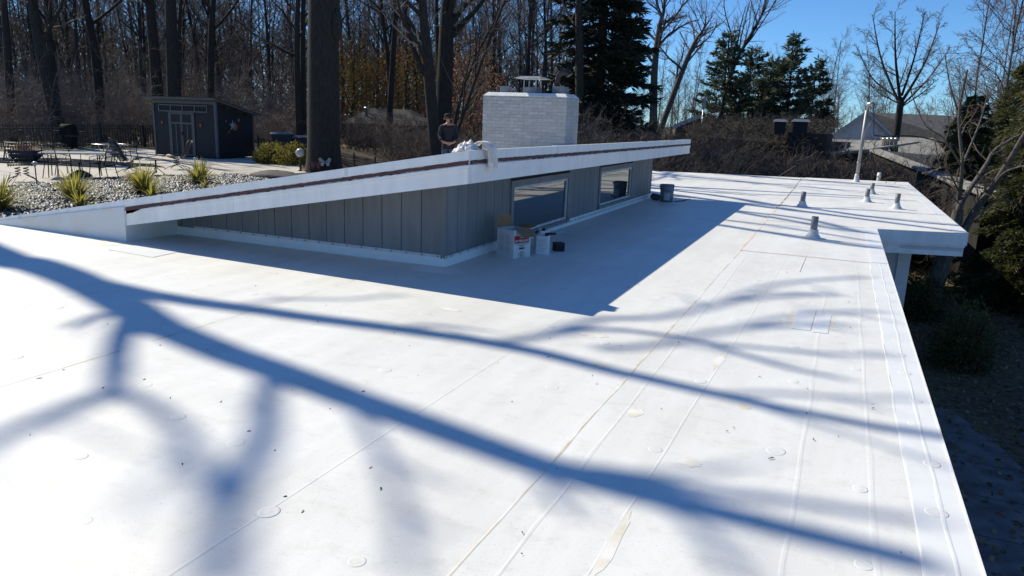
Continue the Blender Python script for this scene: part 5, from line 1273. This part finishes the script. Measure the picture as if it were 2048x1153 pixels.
# dining table and umbrella base
p = at(152, 354, PZ); t = thing('patio_table', 'long grey topped patio dining table with thin black legs', 'table', (p[0], p[1], PZ+.006))
ax = at(205, 354, PZ)-at(118, 354, PZ); ra = math.atan2(ax[1], ax[0])
MB().box((p[0], p[1], PZ+.70), (1.7, .95, .035), ra).build('tabletop', mat('table_grey', (.32, .33, .35), (.26, .27, .29), 8, .4), t)
for sx in (-1, 1):
    for sy in (-1, 1):
        cx, cy = p[0]+math.cos(ra)*sx*.62-math.sin(ra)*sy*.36, p[1]+math.sin(ra)*sx*.62+math.cos(ra)*sy*.36
        MB().tube([(cx, cy, PZ+.68), (cx+sx*.05, cy, PZ+.006)], .016, 5).build('leg', MATS['black_metal'], t)
p = at(161, 354, PZ); t = thing('umbrella_base', 'dark bell shaped umbrella base under the patio dining table', 'umbrella base', (p[0], p[1], PZ+.006))
MB().lathe([(.32, 0), (.31, .05), (.22, .12), (.10, .18), (.06, .20)], (p[0], p[1], PZ+.006), 18).build('weight', MATS['stone_dark'], t); MB().lathe([(.03, .19), (.03, .42), (.026, .42)], (p[0], p[1], PZ+.006), 10).build('sleeve', MATS['black_metal'], t)
# round glass table
p = at(222, 331, PZ); t = thing('glass_table', 'round glass topped patio table with a bright metal rim', 'table', (p[0], p[1], PZ+.006))
b = MB(); ring(p, .55, PZ+.74, .020, b, 28); b.build('rim', mat('rim_metal', (.5, .5, .5), None, 8, .3, metal=.8), t)
MB().lathe([(.545, .735), (.545, .745)], (p[0], p[1], PZ), 28).build('glass_top', mat('table_glass', (.10, .11, .12), None, 5, .05), t)
for k in range(4): a = k*1.57+.4; MB().tube([(p[0]+.5*math.cos(a), p[1]+.5*math.sin(a), PZ+.73), (p[0]+.25*math.cos(a), p[1]+.25*math.sin(a), PZ+.3), (p[0]+.45*math.cos(a), p[1]+.45*math.sin(a), PZ+.006)], .016, 5).build('leg', MATS['black_metal'], t)
# small side table
p = at(313, 350, PZ); t = thing('side_table', 'small round black side table with tripod legs between two spring chairs', 'table', (p[0], p[1], PZ+.006))
MB().lathe([(.30, .46), (.31, .475), (.30, .49)], (p[0], p[1], PZ), 20).build('tabletop', MATS['black_metal'], t); MB().lathe([(.025, .06), (.025, .46)], (p[0], p[1], PZ), 8).build('stem', MATS['black_metal'], t)
for k in range(3): a = k*2.094+.5; MB().tube([(p[0], p[1], PZ+.25), (p[0]+.15*math.cos(a), p[1]+.15*math.sin(a), PZ+.12), (p[0]+.27*math.cos(a), p[1]+.27*math.sin(a), PZ+.016)], .013, 5).build('leg', MATS['black_metal'], t)
# planter bowl with dry plants
def blades(c, n, L, W, spread, m, name, parent, seed, tilt=(.1, 1.3), wide=False):
    rng = np.random.default_rng(seed); az = rng.uniform(0, 6.28, n); ti = rng.uniform(*tilt, n); l = L*rng.uniform(.65, 1.1, n)
    V = []; Q = []
    for k in range(n):
        d = np.array([math.cos(az[k]), math.sin(az[k]), 0]); s = np.array([-d[1], d[0], 0]); b0 = np.array(c)+d*rng.uniform(0, spread); i0 = len(V)
        for j in range(4):
            u = j/3; an = ti[k]*(.75+.45*u); q_ = b0+(d*math.sin(an)+np.array([0, 0, math.cos(an)]))*l[k]*u; w = W*(1-u)**.7+.002
            V += [q_-s*w, q_+s*w+np.array([0, 0, .004])]
        for j in range(3): Q.append((i0+2*j, i0+2*j+1, i0+2*j+3, i0+2*j+2))
    V = np.array(V)-ORIG[parent]; return link(name, mesh_np(name, V, np.array(Q)), m, parent)
p = at(53, 324, PZ); t = thing('planter_bowl', 'dark wide planter bowl holding dry brown plants near the pool', 'planter', (p[0], p[1], PZ+.006))
MB().lathe([(.28, 0), (.50, .18), (.58, .42), (.55, .44), (.50, .40), (.001, .38)], (p[0], p[1], PZ+.006), 18).build('bowl', MATS['stone_dark'], t); blades((p[0], p[1], PZ+.38), 90, .35, .015, .4, MATS['dry_leaf'], 'dry_plants', t, 3)
# lidded grill by the fence
p = at(141, 301, PZ); GR = mat('grill_black', (.010, .010, .011), None, 9, .85, spec=.15); t = thing('grill', 'black lidded grill on a cart standing before the picket fence', 'grill', (p[0], p[1], PZ))
MB().tube([(p[0]-.28, p[1]-.08, PZ+.98), (p[0]+.28, p[1]+.08, PZ+.98)], .22, 14).build('hood', GR, t); MB().box((p[0], p[1], PZ+.80), (.6, .42, .2), .28).build('firebox', GR, t)
MB().box((p[0], p[1], PZ+.38), (.5, .4, .5), .28).build('cabinet', GR, t); MB().box((p[0]+.62, p[1]+.17, PZ+.86), (.4, .4, .03), .28).build('side_shelf', GR, t); MB().box((p[0]-.62, p[1]-.17, PZ+.86), (.4, .4, .03), .28).build('side_shelf', GR, t)
for sx in (-1, 1): MB().lathe([(.08, -.02), (.08, .02)], (p[0]+sx*.28, p[1]+sx*.08-.2, PZ+.10), 12).build('wheel', GR, t)
# path lights
def path_light(px_, py_, h, label):
    p = at(px_, py_, PZ); t = thing('path_light', label, 'garden light', (p[0], p[1], PZ), 'path lights round the patio')
    MB().tube([(p[0], p[1], PZ-.05), (p[0], p[1], PZ+h-.06)], .016, 6).build('stake', MATS['black_metal'], t)
    MB().lathe([(.03, -.08), (.05, -.05), (.05, -.03), (.085, -.02), (.05, .02), (.001, .04)], (p[0], p[1], PZ+h), 12).build('lamp_head', mat('lamp_white', (.62, .62, .60), None, 6, .35), t)
path_light(74, 371, .58, 'path light at the gravel edge right of the lone spring chair'); path_light(391, 340, .40, 'path light rising behind the yucca before the shed'); path_light(530, 322, .42, 'path light between the shed and the round shrubs')
# yuccas in the gravel
for k, (x, y, L, n, lb) in enumerate(((150, 400, .62, 95, 'yellow green yucca behind the small bright one in the gravel'), (160, 412, .40, 22, 'small bright yucca close to the roof edge beside the larger yucca'), (288, 385, .66, 110, 'large yellow green yucca in the gravel facing the side table'), (303, 392, .36, 18, 'short yucca sprouting at the foot of the large yucca'), (400, 366, .62, 105, 'yellow green yucca in the gravel directly before the shed'), (414, 378, .34, 14, 'tiny yucca tuft at the foot of the shed side yucca'), (0, 420, .66, 100, 'dark green yucca at the gravel end beside the low roof'))):
    p = at(x, y, PZ); t = thing('yucca_plant', lb, 'yucca', (p[0], p[1], PZ), 'yuccas in the gravel bed')
    s_ = 1.2
    blades((p[0], p[1], PZ), n, L*s_, .024, .08, MATS['yucca_leaf'], 'bright_leaves', t, 40+k, (.05, .9)); blades((p[0], p[1], PZ), n, L*1.2, .022, .12, MATS['yucca_dark'], 'outer_leaves', t, 60+k, (.6, 1.45))
# dark boulder at the gravel end, flagstones
p = at(555, 356, PZ); t = thing('boulder', 'low dark boulder at the corner of the gravel bed', 'boulder', (p[0], p[1], PZ))
b = MB(); q_ = random.Random(3); n1, n2 = 7, 12; V = []
for i in range(n1):
    for j in range(n2):
        a = i/(n1-1)*math.pi/2; c_ = j/n2*6.283; r_ = q_.uniform(.85, 1.1); V.append((p[0]+1.1*r_*math.cos(a)*math.cos(c_), p[1]+.5*r_*math.cos(a)*math.sin(c_), PZ-.03+.26*r_*math.sin(a)))
F = [(i*n2+j, i*n2+(j+1) % n2, (i+1)*n2+(j+1) % n2, (i+1)*n2+j) for i in range(n1-1) for j in range(n2)]
b.add(V, F, True).build('stone', MATS['stone_dark'], t)
for k, (x, y) in enumerate(((505, 350), (535, 345), (470, 347))):
    p = at(x, y, PZ); q_ = random.Random(k+5); tag(MB().prism([(p[0]+(.55*q_.uniform(.8, 1.1))*math.cos(a), p[1]+.5*q_.uniform(.8, 1.1)*math.sin(a)) for a in np.linspace(0, 6.28, 8)[:-1]], PZ+.005, PZ+.03).build('flagstone', MATS['flagstone']), 'pinkish flagstone stepping slab near the dark boulder', 'flagstone', 'flagstones by the boulder')
# leafy shrubs
def leafy(c, rx, rz_, n, m, name, parent, seed, L=.09, W=.03, ground=True):
    rng = np.random.default_rng(seed); d = rng.normal(size=(n, 3)); d /= np.linalg.norm(d, axis=1, keepdims=True)
    lump = 1+.18*np.sin(d[:, 0]*5+seed)*np.cos(d[:, 1]*6)+.12*np.sin(d[:, 2]*9+seed*2)
    rr2 = rng.random(n)**.35*lump; P = d*rr2[:, None]*np.array([rx, rx, rz_])
    if ground: P[:, 2] = np.abs(P[:, 2])
    D = d*.7+rng.normal(size=(n, 3))*.6+np.array([0, 0, .3]); D /= np.linalg.norm(D, axis=1, keepdims=True)
    v, q = leaves(P+np.array(c)-ORIG[parent], D, L*rng.uniform(.6, 1.4, n), W*rng.uniform(.6, 1.4, n), rng)
    return link(name, mesh_np(name, v, q), m, parent)
def bush(x, y, z, rx, rz_, n, m, label, group=None, seed=1, L=.09, W=.03, name='shrub'):
    t = thing(name, label, 'shrub', (x, y, z), group); rng = np.random.default_rng(seed)
    P = np.zeros((14, 4, 3)); a = rng.uniform(0, 6.28, 14)
    for j in range(4): P[:, j] = np.stack([np.cos(a)*rx*.6*j/3, np.sin(a)*rx*.6*j/3, np.full(14, rz_*.8*j/3-.03)], -1)
    link('stems', mesh_np('stems', *tubes(P, np.tile(np.array([.02, .015, .01, .006]), (14, 1)), 4)), MATS['bark_dark'], t)
    leafy((x, y, z), rx, rz_, n, m, 'foliage', t, seed, L, W); return t
for k, (x, y, rx, h) in enumerate(((543, 327, .75, .80), (588, 330, .85, .85))):
    p = at(x, y, PZ); bush(p[0], p[1], PZ, rx, h, 3200, MATS['shrub_leaf'], ('rounded golden green shrub nearest the shed', 'rounded golden green shrub nearest the massive trunk')[k], 'golden shrubs before the bins', 81+k)
# bins behind the shrubs
def bin_(px_, py_, label, w, h, lidm):
    p = at(px_, py_, PZ); t = thing('wheelie_bin', label, 'bin', (p[0], p[1], PZ), 'bins by the massive trunk'); a = .75
    b = MB(); ca, sa = math.cos(a), math.sin(a); f = lambda x, y, z: (p[0]+x*ca-y*sa, p[1]+x*sa+y*ca, PZ+z)
    b.hexa([f(-w*.4, -w*.4, .06), f(w*.4, -w*.4, .06), f(w*.4, w*.4, .06), f(-w*.4, w*.4, .06), f(-w/2, -w/2, h), f(w/2, -w/2, h), f(w/2, w/2, h), f(-w/2, w/2, h)]).build('body', mat('bin_dark', (.02, .024, .032), (.015, .018, .024), 6, .5), t, bevel=.02)
    MB().hexa([f(-w*.54, -w*.56, h+.002), f(w*.54, -w*.56, h+.002), f(w*.54, w*.54, h+.03), f(-w*.54, w*.54, h+.03), f(-w*.48, -w*.48, h+.05), f(w*.48, -w*.48, h+.05), f(w*.48, w*.5, h+.09), f(-w*.48, w*.5, h+.09)]).build('lid', lidm, t, bevel=.012)
    for s in (-1, 1): MB().tube([f(s*w*.36, w*.44, .1), f(s*w*.44, w*.44, .1)], .10, 12).build('wheel', MATS['black_metal'], t)
    MB().tube([f(-w*.4, w*.56, h-.05), f(w*.4, w*.56, h-.05)], .015, 6).build('handle', MATS['black_metal'], t)
lid = mat('bin_lid', (.16, .17, .18), None, 6, .25)
bin_(566, 316, 'larger dark bin with sun glinting lid behind the golden shrubs', 1.0, 1.08, lid); bin_(604, 317, 'smaller dark bin with raised lid beside the massive trunk', .85, .95, lid)
p = at_d(600, 300, 28.4); t = thing('gazing_globe', 'pale globe on a stand half hidden by the massive trunk', 'globe', (p[0], p[1], PZ))
MB().lathe([(.12, 0), (.04, .05), (.03, .45), (.06, .5)], (p[0], p[1], PZ), 10).build('stand', MATS['stone_dark'], t)
MB().lathe([(.16*math.sin(a)+.0005, .66-.16*math.cos(a)) for a in np.linspace(0, math.pi, 12)], (p[0], p[1], PZ), 16).build('ball', mat('globe', (.5, .5, .48), None, 4, .3), t)
# butterflies on the trunk
def butterfly(px_, py_, s, m, label):
    c = bB+np.array([0, 0, 0]); d = ray(px_, py_); d = d/np.linalg.norm(d[:2]); p = EYE+d*(math.hypot(bB[0], bB[1])-.80)
    t = thing('butterfly_ornament', label, 'ornament', tuple(p)); f = -d[:2]; rgt = np.array([-f[1], f[0]])
    for sx in (-1, 1):
        for prof, nm in (([(0, .02), (.16, .17), (.22, .12), (.18, .0)], 'upper_wing'), ([(0, .0), (.16, -.01), (.16, -.12), (.07, -.14)], 'lower_wing')):
            V = []
            for th_ in (0, .012):
                for x, z in prof: V.append((p[0]+rgt[0]*sx*x*s+f[0]*(th_+.10*x), p[1]+rgt[1]*sx*x*s+f[1]*(th_+.10*x), p[2]+z*s))
            MB().add(V, [(0, 1, 2, 3), (7, 6, 5, 4), (0, 4, 5, 1), (1, 5, 6, 2), (2, 6, 7, 3), (3, 7, 4, 0)]).build(nm, m, t)
    MB().tube([(p[0], p[1], p[2]-.10*s), (p[0], p[1], p[2]+.12*s)], .018*s, 6).build('body', MATS['black_metal'], t)
butterfly(650, 325, 1.0, mat('bf_white', (.55, .53, .50), (.3, .28, .3), 14, .6), 'white metal butterfly ornament fixed low on the massive trunk'); butterfly(631, 331, .9, mat('bf_red', (.30, .06, .05), (.12, .04, .04), 14, .6), 'dull red butterfly ornament low on the massive trunk')

# ------------------------------------------------------------------ neighbouring buildings
def gable_house(o0, u, W, D, zb, ze, zr, t, wallm, roofm, over=.4, boards=0):
    """gable facing -v; ridge along v. returns nothing, adds parts to t"""
    v = np.array([-u[1], u[0]]); q = lambda a, b, z: (o0[0]+u[0]*a+v[0]*b, o0[1]+u[1]*a+v[1]*b, z)
    V = [q(0, 0, zb), q(W, 0, zb), q(W, 0, ze), q(W/2, 0, zr), q(0, 0, ze), q(0, D, zb), q(W, D, zb), q(W, D, ze), q(W/2, D, zr), q(0, D, ze)]
    MB().add(V, [(0, 1, 2, 3, 4), (9, 8, 7, 6, 5), (0, 5, 6, 1), (1, 6, 7, 2), (4, 9, 5, 0), (2, 7, 8, 3), (3, 8, 9, 4)]).build('wall', wallm, t)
    sl = (zr-ze)/(W/2)
    for s in (-1, 1):
        a0 = W/2; a1 = W/2+s*(W/2+over); z0 = zr+.05; z1 = z0-sl*(W/2+over)
        MB().hexa([q(a0, -over, z0), q(a1, -over, z1), q(a1, D+over, z1), q(a0, D+over, z0), q(a0, -over, z0+.14), q(a1, -over, z1+.14), q(a1, D+over, z1+.14), q(a0, D+over, z0+.14)]).build('roof', roofm, t)
        MB().hexa([q(a0, -over-.05, z0-.16), q(a1, -over-.05, z1-.16), q(a1, -over-.004, z1-.16), q(a0, -over-.004, z0-.16), q(a0, -over-.05, z0+.10), q(a1, -over-.05, z1+.10), q(a1, -over-.004, z1+.10), q(a0, -over-.004, z0+.10)]).build('barge_board', mat('barge_white', (.62, .63, .64), None, 3, .6), t)
    for k in range(boards):
        z0 = ze-1.2+k*.24; z1 = z0+.225
        if z1 > zr-.35: break
        h = lambda z: min(W/2, (zr-z)/sl)
        MB().hexa([q(W/2-h(z0)+.02, -.03, z0), q(W/2+h(z0)-.02, -.03, z0), q(W/2+h(z0)-.02, -.002, z0), q(W/2-h(z0)+.02, -.002, z0), q(W/2-h(z1)+.02, -.015, z1), q(W/2+h(z1)-.02, -.015, z1), q(W/2+h(z1)-.02, -.002, z1), q(W/2-h(z1)+.02, -.002, z1)]).build('clapboard', wallm, t)
sh_grey = mat('shingle_grey', (.10, .10, .105), (.07, .07, .075), 3, .9, .6, 14); sh_lt = mat('shingle_light', (.30, .29, .27), (.24, .235, .22), 3, .9, .5, 14); wsid = mat('white_siding', (.78, .78, .77), (.70, .70, .69), 2, .7); dkw = mat('dark_wall', (.022, .020, .019), (.015, .014, .014), 4, .9)
ba = at_d(1655, 275, 75); bb_ = at_d(1802, 280, 75)
t = thing('neighbour_house', 'white clapboard house with a tall gable and grey shingle roofs beyond the mast', 'house', (ba[0], ba[1], -4.3))
u = (bb_-ba)[:2]; Wd = np.linalg.norm(u); u /= Wd
gable_house((ba[0], ba[1]), u, Wd, 9, -4.5, .75, 3.35, t, wsid, sh_grey, .35, 14)
v_ = np.array([-u[1], u[0]])
def quadroof(P, th, name, m, par): 
    P = [np.array(p, float) for p in P]; return MB().hexa(P+[p+np.array([0, 0, th]) for p in P]).build(name, m, par)
# wing to the right with a long ridge, lower hip in front
w0 = np.array(ba[:2])+u*Wd*.55+v_*3.5
quadroof([(*w0, 3.3), (*(w0+u*6.5), 3.2), (*(w0+u*8.0-v_*4.2), .9), (*(w0+u*.9-v_*1.0), .9)], .12, 'roof', sh_grey, t); MB().box((w0[0]+u[0]*4, w0[1]+u[1]*4, -1.8), (7, 5, 5.2), math.atan2(u[1], u[0])).build('wall', dkw, t)
wl = np.array(ba[:2])-v_*1.5
quadroof([(*(wl+u*4.3), 1.15), (*(wl+u*8.5), 1.2), (*(wl+u*9.6-v_*4), -.5), (*(wl+u*5.6-v_*4), -.5)], .12, 'porch_roof', sh_lt, t)
MB().box((wl[0]+u[0]*7, wl[1]+u[1]*7-1.2, -2.6), (4.0, 3, 4.1), math.atan2(u[1], u[0])).build('porch_wall', mat('brick_red', (.16, .07, .05), (.12, .055, .04), 6, .9), t)
# nearer dark gable
t = thing('neighbour_garage', 'dark roofed garage with a white gable end left of the white house', 'garage', (-4, 62, -4))
ga = at_d(1600, 292, 60); gb_ = at_d(1688, 292, 60); u2 = (gb_-ga)[:2]; W2 = np.linalg.norm(u2); u2 /= W2
gable_house((ga[0], ga[1]), u2, W2, 7, -4.2, .2, 1.75, t, wsid, mat('shingle_dark', (.045, .043, .045), None, 3, .9), .3, 8)
# long low roof in front of the houses: pale shingles and a bright eave
t = thing('neighbour_annex', 'long low building with pale shingle roof and pale eave before the white house', 'house', (1, 46, -4))
A_ = at_d(1600, 318, 43); B_ = at_d(1738, 303, 45); C_ = at_d(1838, 287, 55); D_ = at_d(1640, 282, 55)
quadroof([A_, B_, C_, D_], .12, 'roof', sh_lt, t)
E_ = at_d(1960, 392, 26.5)
quadroof([B_, E_, E_+np.array([.55, .35, .02]), B_+np.array([.5, .6, .05])], .10, 'eave', sh_lt, t)
MB().add([tuple(A_), tuple(B_), (B_[0], B_[1], -4.6), (A_[0], A_[1], -4.6), (A_[0], A_[1]+6, -4.6), (A_[0], A_[1]+6, A_[2]), (B_[0], B_[1]+6, -4.6), (B_[0], B_[1]+6, B_[2])], [(0, 3, 2, 1), (0, 5, 4, 3), (1, 2, 6, 7), (5, 7, 6, 4)]).build('wall', dkw, t)
quadroof([B_+np.array([.5, .7, 0]), E_+np.array([.55, .4, 0]), E_+np.array([2.6, 3.0, -.25]), B_+np.array([4.5, 6, -.3])], .06, 'lower_roof', MATS['shingle_dark'], t)
MB().hexa([(*(B_[:2]+.15), -4.5), (*(E_[:2]+.15), -4.0), (*(E_[:2]+np.array([2.5, 2.8])), -4.0), (*(B_[:2]+np.array([4.3, 5.8])), -4.5), (*(B_[:2]+.15), B_[2]-.02), (*(E_[:2]+.15), E_[2]-.02), (*(E_[:2]+np.array([2.5, 2.8])), E_[2]-.35), (*(B_[:2]+np.array([4.3, 5.8])), B_[2]-.4)]).build('wall', dkw, t)
for k in range(4):
    p = at_d(1768+k*8, 283, 50.5); MB().lathe([(.10, -.5), (.10, .1), (.14, .12), (.14, .16), (.02, .24)], tuple(p), 10).build('roof_vent', mat('cap_bright', (.6, .6, .6), None, 8, .3, metal=.7), t)
p = at_d(1753, 292, 47); MB().lathe([(.04, -.3), (.04, .12)], tuple(p), 8).build('vent_stub', MATS['pvc_white'], t); p = at_d(1692, 292, 45.6); MB().lathe([(.04, -.3), (.04, .16)], tuple(p), 8).build('vent_stub', MATS['pvc_white'], t)
# the vine grown neighbour with the dark brick chimney
p0 = at_d(1380, 262, 47); p1 = at_d(1640, 275, 44); u3 = (p1-p0)[:2]; W3 = np.linalg.norm(u3); u3 /= W3; a3 = math.atan2(u3[1], u3[0]); v3 = np.array([-u3[1], u3[0]])
t = thing('vine_covered_house', 'low dark house swallowed by vines, with a wide brick chimney and two metal caps', 'house', (p0[0], p0[1], -2.5))
mid = p0[:2]+u3*W3/2+v3*3
MB().box((mid[0], mid[1], -.8), (W3, 5, 3.6), a3).build('wall', dkw, t)
quadroof([(*(p0[:2]-u3*.3-v3*.2), .95), (*(p0[:2]+u3*(W3-1.8)-v3*.2), .75), (*(p0[:2]+u3*(W3-1.8)+v3*3), 1.75), (*(p0[:2]-u3*.3+v3*3), 1.9)], .10, 'roof', mat('shingle_mossy', (.03, .028, .024), (.02, .02, .018), 3, .95), t)
chc = at_d(1618, 290, 43.5); 
MB().box((chc[0], chc[1], -.9), (2.05, 1.0, 4.7), a3).build('chimney', mat('brick_dark', (.05, .038, .034), (.032, .026, .025), 7, .9, .5, 30), t)
for k, (x, w) in enumerate(((1561, .75), (1602, 1.0))):
    p = at_d(x, 244, 43.5); MB().hexa([(p[0]-w/2, p[1]-.3, p[2]), (p[0]+w/2, p[1]-.3, p[2]), (p[0]+w/2, p[1]+.3, p[2]), (p[0]-w/2, p[1]+.3, p[2]), (p[0]-w*.36, p[1]-.2, p[2]+.13), (p[0]+w*.36, p[1]-.2, p[2]+.13), (p[0]+w*.36, p[1]+.2, p[2]+.13), (p[0]-w*.36, p[1]+.2, p[2]+.13)]).build('chimney_cap', MATS['cap_steel'], t)
    MB().box((p[0], p[1], p[2]-.35), (w*.72, .42, .68)).build('flue', mat('flue_black', (.03, .03, .032), None, 6, .8), t)
# vines matted over its walls and roof
rng = np.random.default_rng(44); nv_ = 3600
uu = rng.uniform(-.6, W3+.2, nv_); vv = rng.uniform(-1.6, 3.0, nv_); zz = np.where(vv < 0, rng.uniform(-2.4, 1.2, nv_), 1.0+vv*.28+rng.uniform(-.1, .45, nv_))
P = np.zeros((nv_, 4, 3)); P[:, 0, :2] = p0[:2]+uu[:, None]*u3+vv[:, None]*v3; P[:, 0, 2] = zz
dv = rng.normal(size=(nv_, 3)); dv[:, 2] = np.abs(dv[:, 2])*.6
for j in range(1, 4): dv = dv+rng.normal(size=dv.shape)*.5; dv /= np.linalg.norm(dv, axis=1, keepdims=True); P[:, j] = P[:, j-1]+dv*rng.uniform(.12, .38, (nv_, 1))
v, q = tubes(P, np.tile(np.array([.014, .012, .009, .005]), (nv_, 1)), 3)
o = link('vines', mesh_np('vines', v-ORIG[t], q), MATS['twig_dark'], t); o['kind'] = 'stuff'
# small gable roof peeping over the brush
t = thing('garden_hut', 'small dark hut with a grey gable roof peeping over the brush', 'hut', (-10.5, 58, -2.5))
ha = at_d(1352, 262, 56); hb = at_d(1440, 262, 56); uh = (hb-ha)[:2]; Wh = np.linalg.norm(uh); uh /= Wh
gable_house((ha[0], ha[1]), uh, Wh, 4, -2.6, 1.55, 2.25, t, dkw, mat('hut_roof', (.16, .16, .17), None, 3, .8), .25)
# low dark garage behind the fence on the left
t = thing('low_garage', 'low dark garage with a grey hipped roof behind the descending fence', 'garage', (-26, 45, -1.6))
la = at_d(690, 300, 52); lb_ = at_d(872, 300, 52); ul_ = (lb_-la)[:2]; Wl = np.linalg.norm(ul_); ul_ /= Wl; vl = np.array([-ul_[1], ul_[0]])
ml = la[:2]+ul_*Wl/2+vl*3; MB().box((ml[0], ml[1], -.35), (Wl-.6, 5.4, 2.7), math.atan2(ul_[1], ul_[0])).build('wall', dkw, t)
ql = lambda a, b, z: np.array([*(la[:2]+ul_*a+vl*b), z]); sr = mat('shingle_mid', (.055, .052, .05), (.035, .034, .033), 3, .9, .5, 12)
rz0, rz1 = 1.0, 2.05
MB().add([tuple(ql(-.2, -.3, rz0)), tuple(ql(Wl+.2, -.3, rz0)), tuple(ql(Wl+.2, 6, rz0)), tuple(ql(-.2, 6, rz0)), tuple(ql(1.6, 2.8, rz1)), tuple(ql(Wl-1.6, 2.8, rz1))], [(0, 1, 5, 4), (1, 2, 5), (2, 3, 4, 5), (3, 0, 4), (3, 2, 1, 0)]).build('roof', sr, t)
p = ql(1.4, 1.2, 1.45); MB().lathe([(.10, 0), (.10, .5), (.19, .52), (.14, .64), (.001, .68)], tuple(p), 12).build('roof_vent', MATS['cap_bright'], t)
# lamp post / feeder pole near the pines
p = at_d(1407, 215, 55); t = thing('pole_lantern', 'white lantern on a slim pole standing by the left pine', 'lantern', (p[0], p[1], gz(p[0], p[1])))
MB().tube([(p[0], p[1], gz(p[0], p[1])-.1), (p[0], p[1], p[2]-.1)], .05, 8).build('pole', MATS['galvanised'], t)
MB().lathe([(.10, 0), (.14, .05), (.14, .62), (.22, .64), (.10, .80), (.001, .86)], (p[0], p[1], p[2]-.1), 10).build('lantern_head', mat('lantern_white', (.55, .56, .57), None, 5, .5), t)

# copper and olive foliage still hanging behind the low garage
def leafy_tree(x, d, h, rx, n, m, label, seed, group=None, zc=.55):
    p = at_d(x, 240, d); z = gz(p[0], p[1]); t = thing('leafy_tree', label, 'tree', (p[0], p[1], z), group)
    tr, cr = bare_tree(seed, h, .12, 14, 6, 4, 0, .15, 30, 70, .4, .06, .18); link('trunk', mesh_np('trunk', *tr, True), MATS['bark_dark'], t); link('branches', mesh_np('branches', *cr), MATS['twig_brown'], t)['kind'] = 'stuff'
    leafy((p[0], p[1], z+h*zc), rx, h*.5, n, m, 'foliage', t, seed, .16, .05, ground=False); return t
mo_ = MATS['olive_leaf']; md_ = MATS['dry_leaf']
leafy_tree(705, 62, 7.5, 2.6, 4200, mo_, 'olive leaved tree showing right of the massive trunk', 201, 'leafy trees behind the low garage'); leafy_tree(752, 64, 7.0, 2.6, 3800, mo_, 'olive leaved tree standing over the left half of the low garage', 202, 'leafy trees behind the low garage')
leafy_tree(815, 60, 8.0, 2.6, 3800, mo_, 'olive and copper tree standing over the right half of the low garage', 203, 'leafy trees behind the low garage'); leafy_tree(935, 52, 7.5, 2.6, 3000, md_, 'copper leaved beech between the person and the chimney', 204, 'leafy trees behind the low garage'); leafy_tree(835, 68, 9.5, 2.8, 2600, md_, 'taller copper leaved beech behind the leaning trunk', 205, 'leafy trees behind the low garage')
# dark clipped shrubs in the shade below the roof edge
bush(2.75, 17.3, -3.1, .62, 1.35, 5000, MATS['needle_green'], 'dark rounded shrub standing alone in the shaded side yard', None, 91, .07, .02)
bush(2.2, 21.6, -3.1, .8, 1.2, 5000, MATS['needle_green'], 'dark shrub growing at the foot of the pale limbed tree', None, 92, .07, .02)
# fallen leaves on the side yard
rng = np.random.default_rng(31); n = 10000; P = np.stack([rng.uniform(.8, 8, n), 4+29*rng.random(n)**.75, np.zeros(n)], -1); P[:, 2] = np.maximum(ground_z(P[:, 0], P[:, 1]), np.where((P[:, 0] < 3) & (P[:, 1] < 14), -3.056, -9))+rng.uniform(.0, .03, n)
D = rng.normal(size=(n, 3)); D[:, 2] *= .25; D /= np.linalg.norm(D, axis=1, keepdims=True)
v, q = leaves(P, D, rng.uniform(.05, .12, n), rng.uniform(.02, .045, n), rng); tag(link('fallen_leaves', mesh_np('fallen_leaves', v, q), mat('fallen', (.26, .17, .09), (.12, .075, .04), 9, .9)), 'dry fallen leaves strewn over the shaded side yard', 'leaves', kind='stuff')
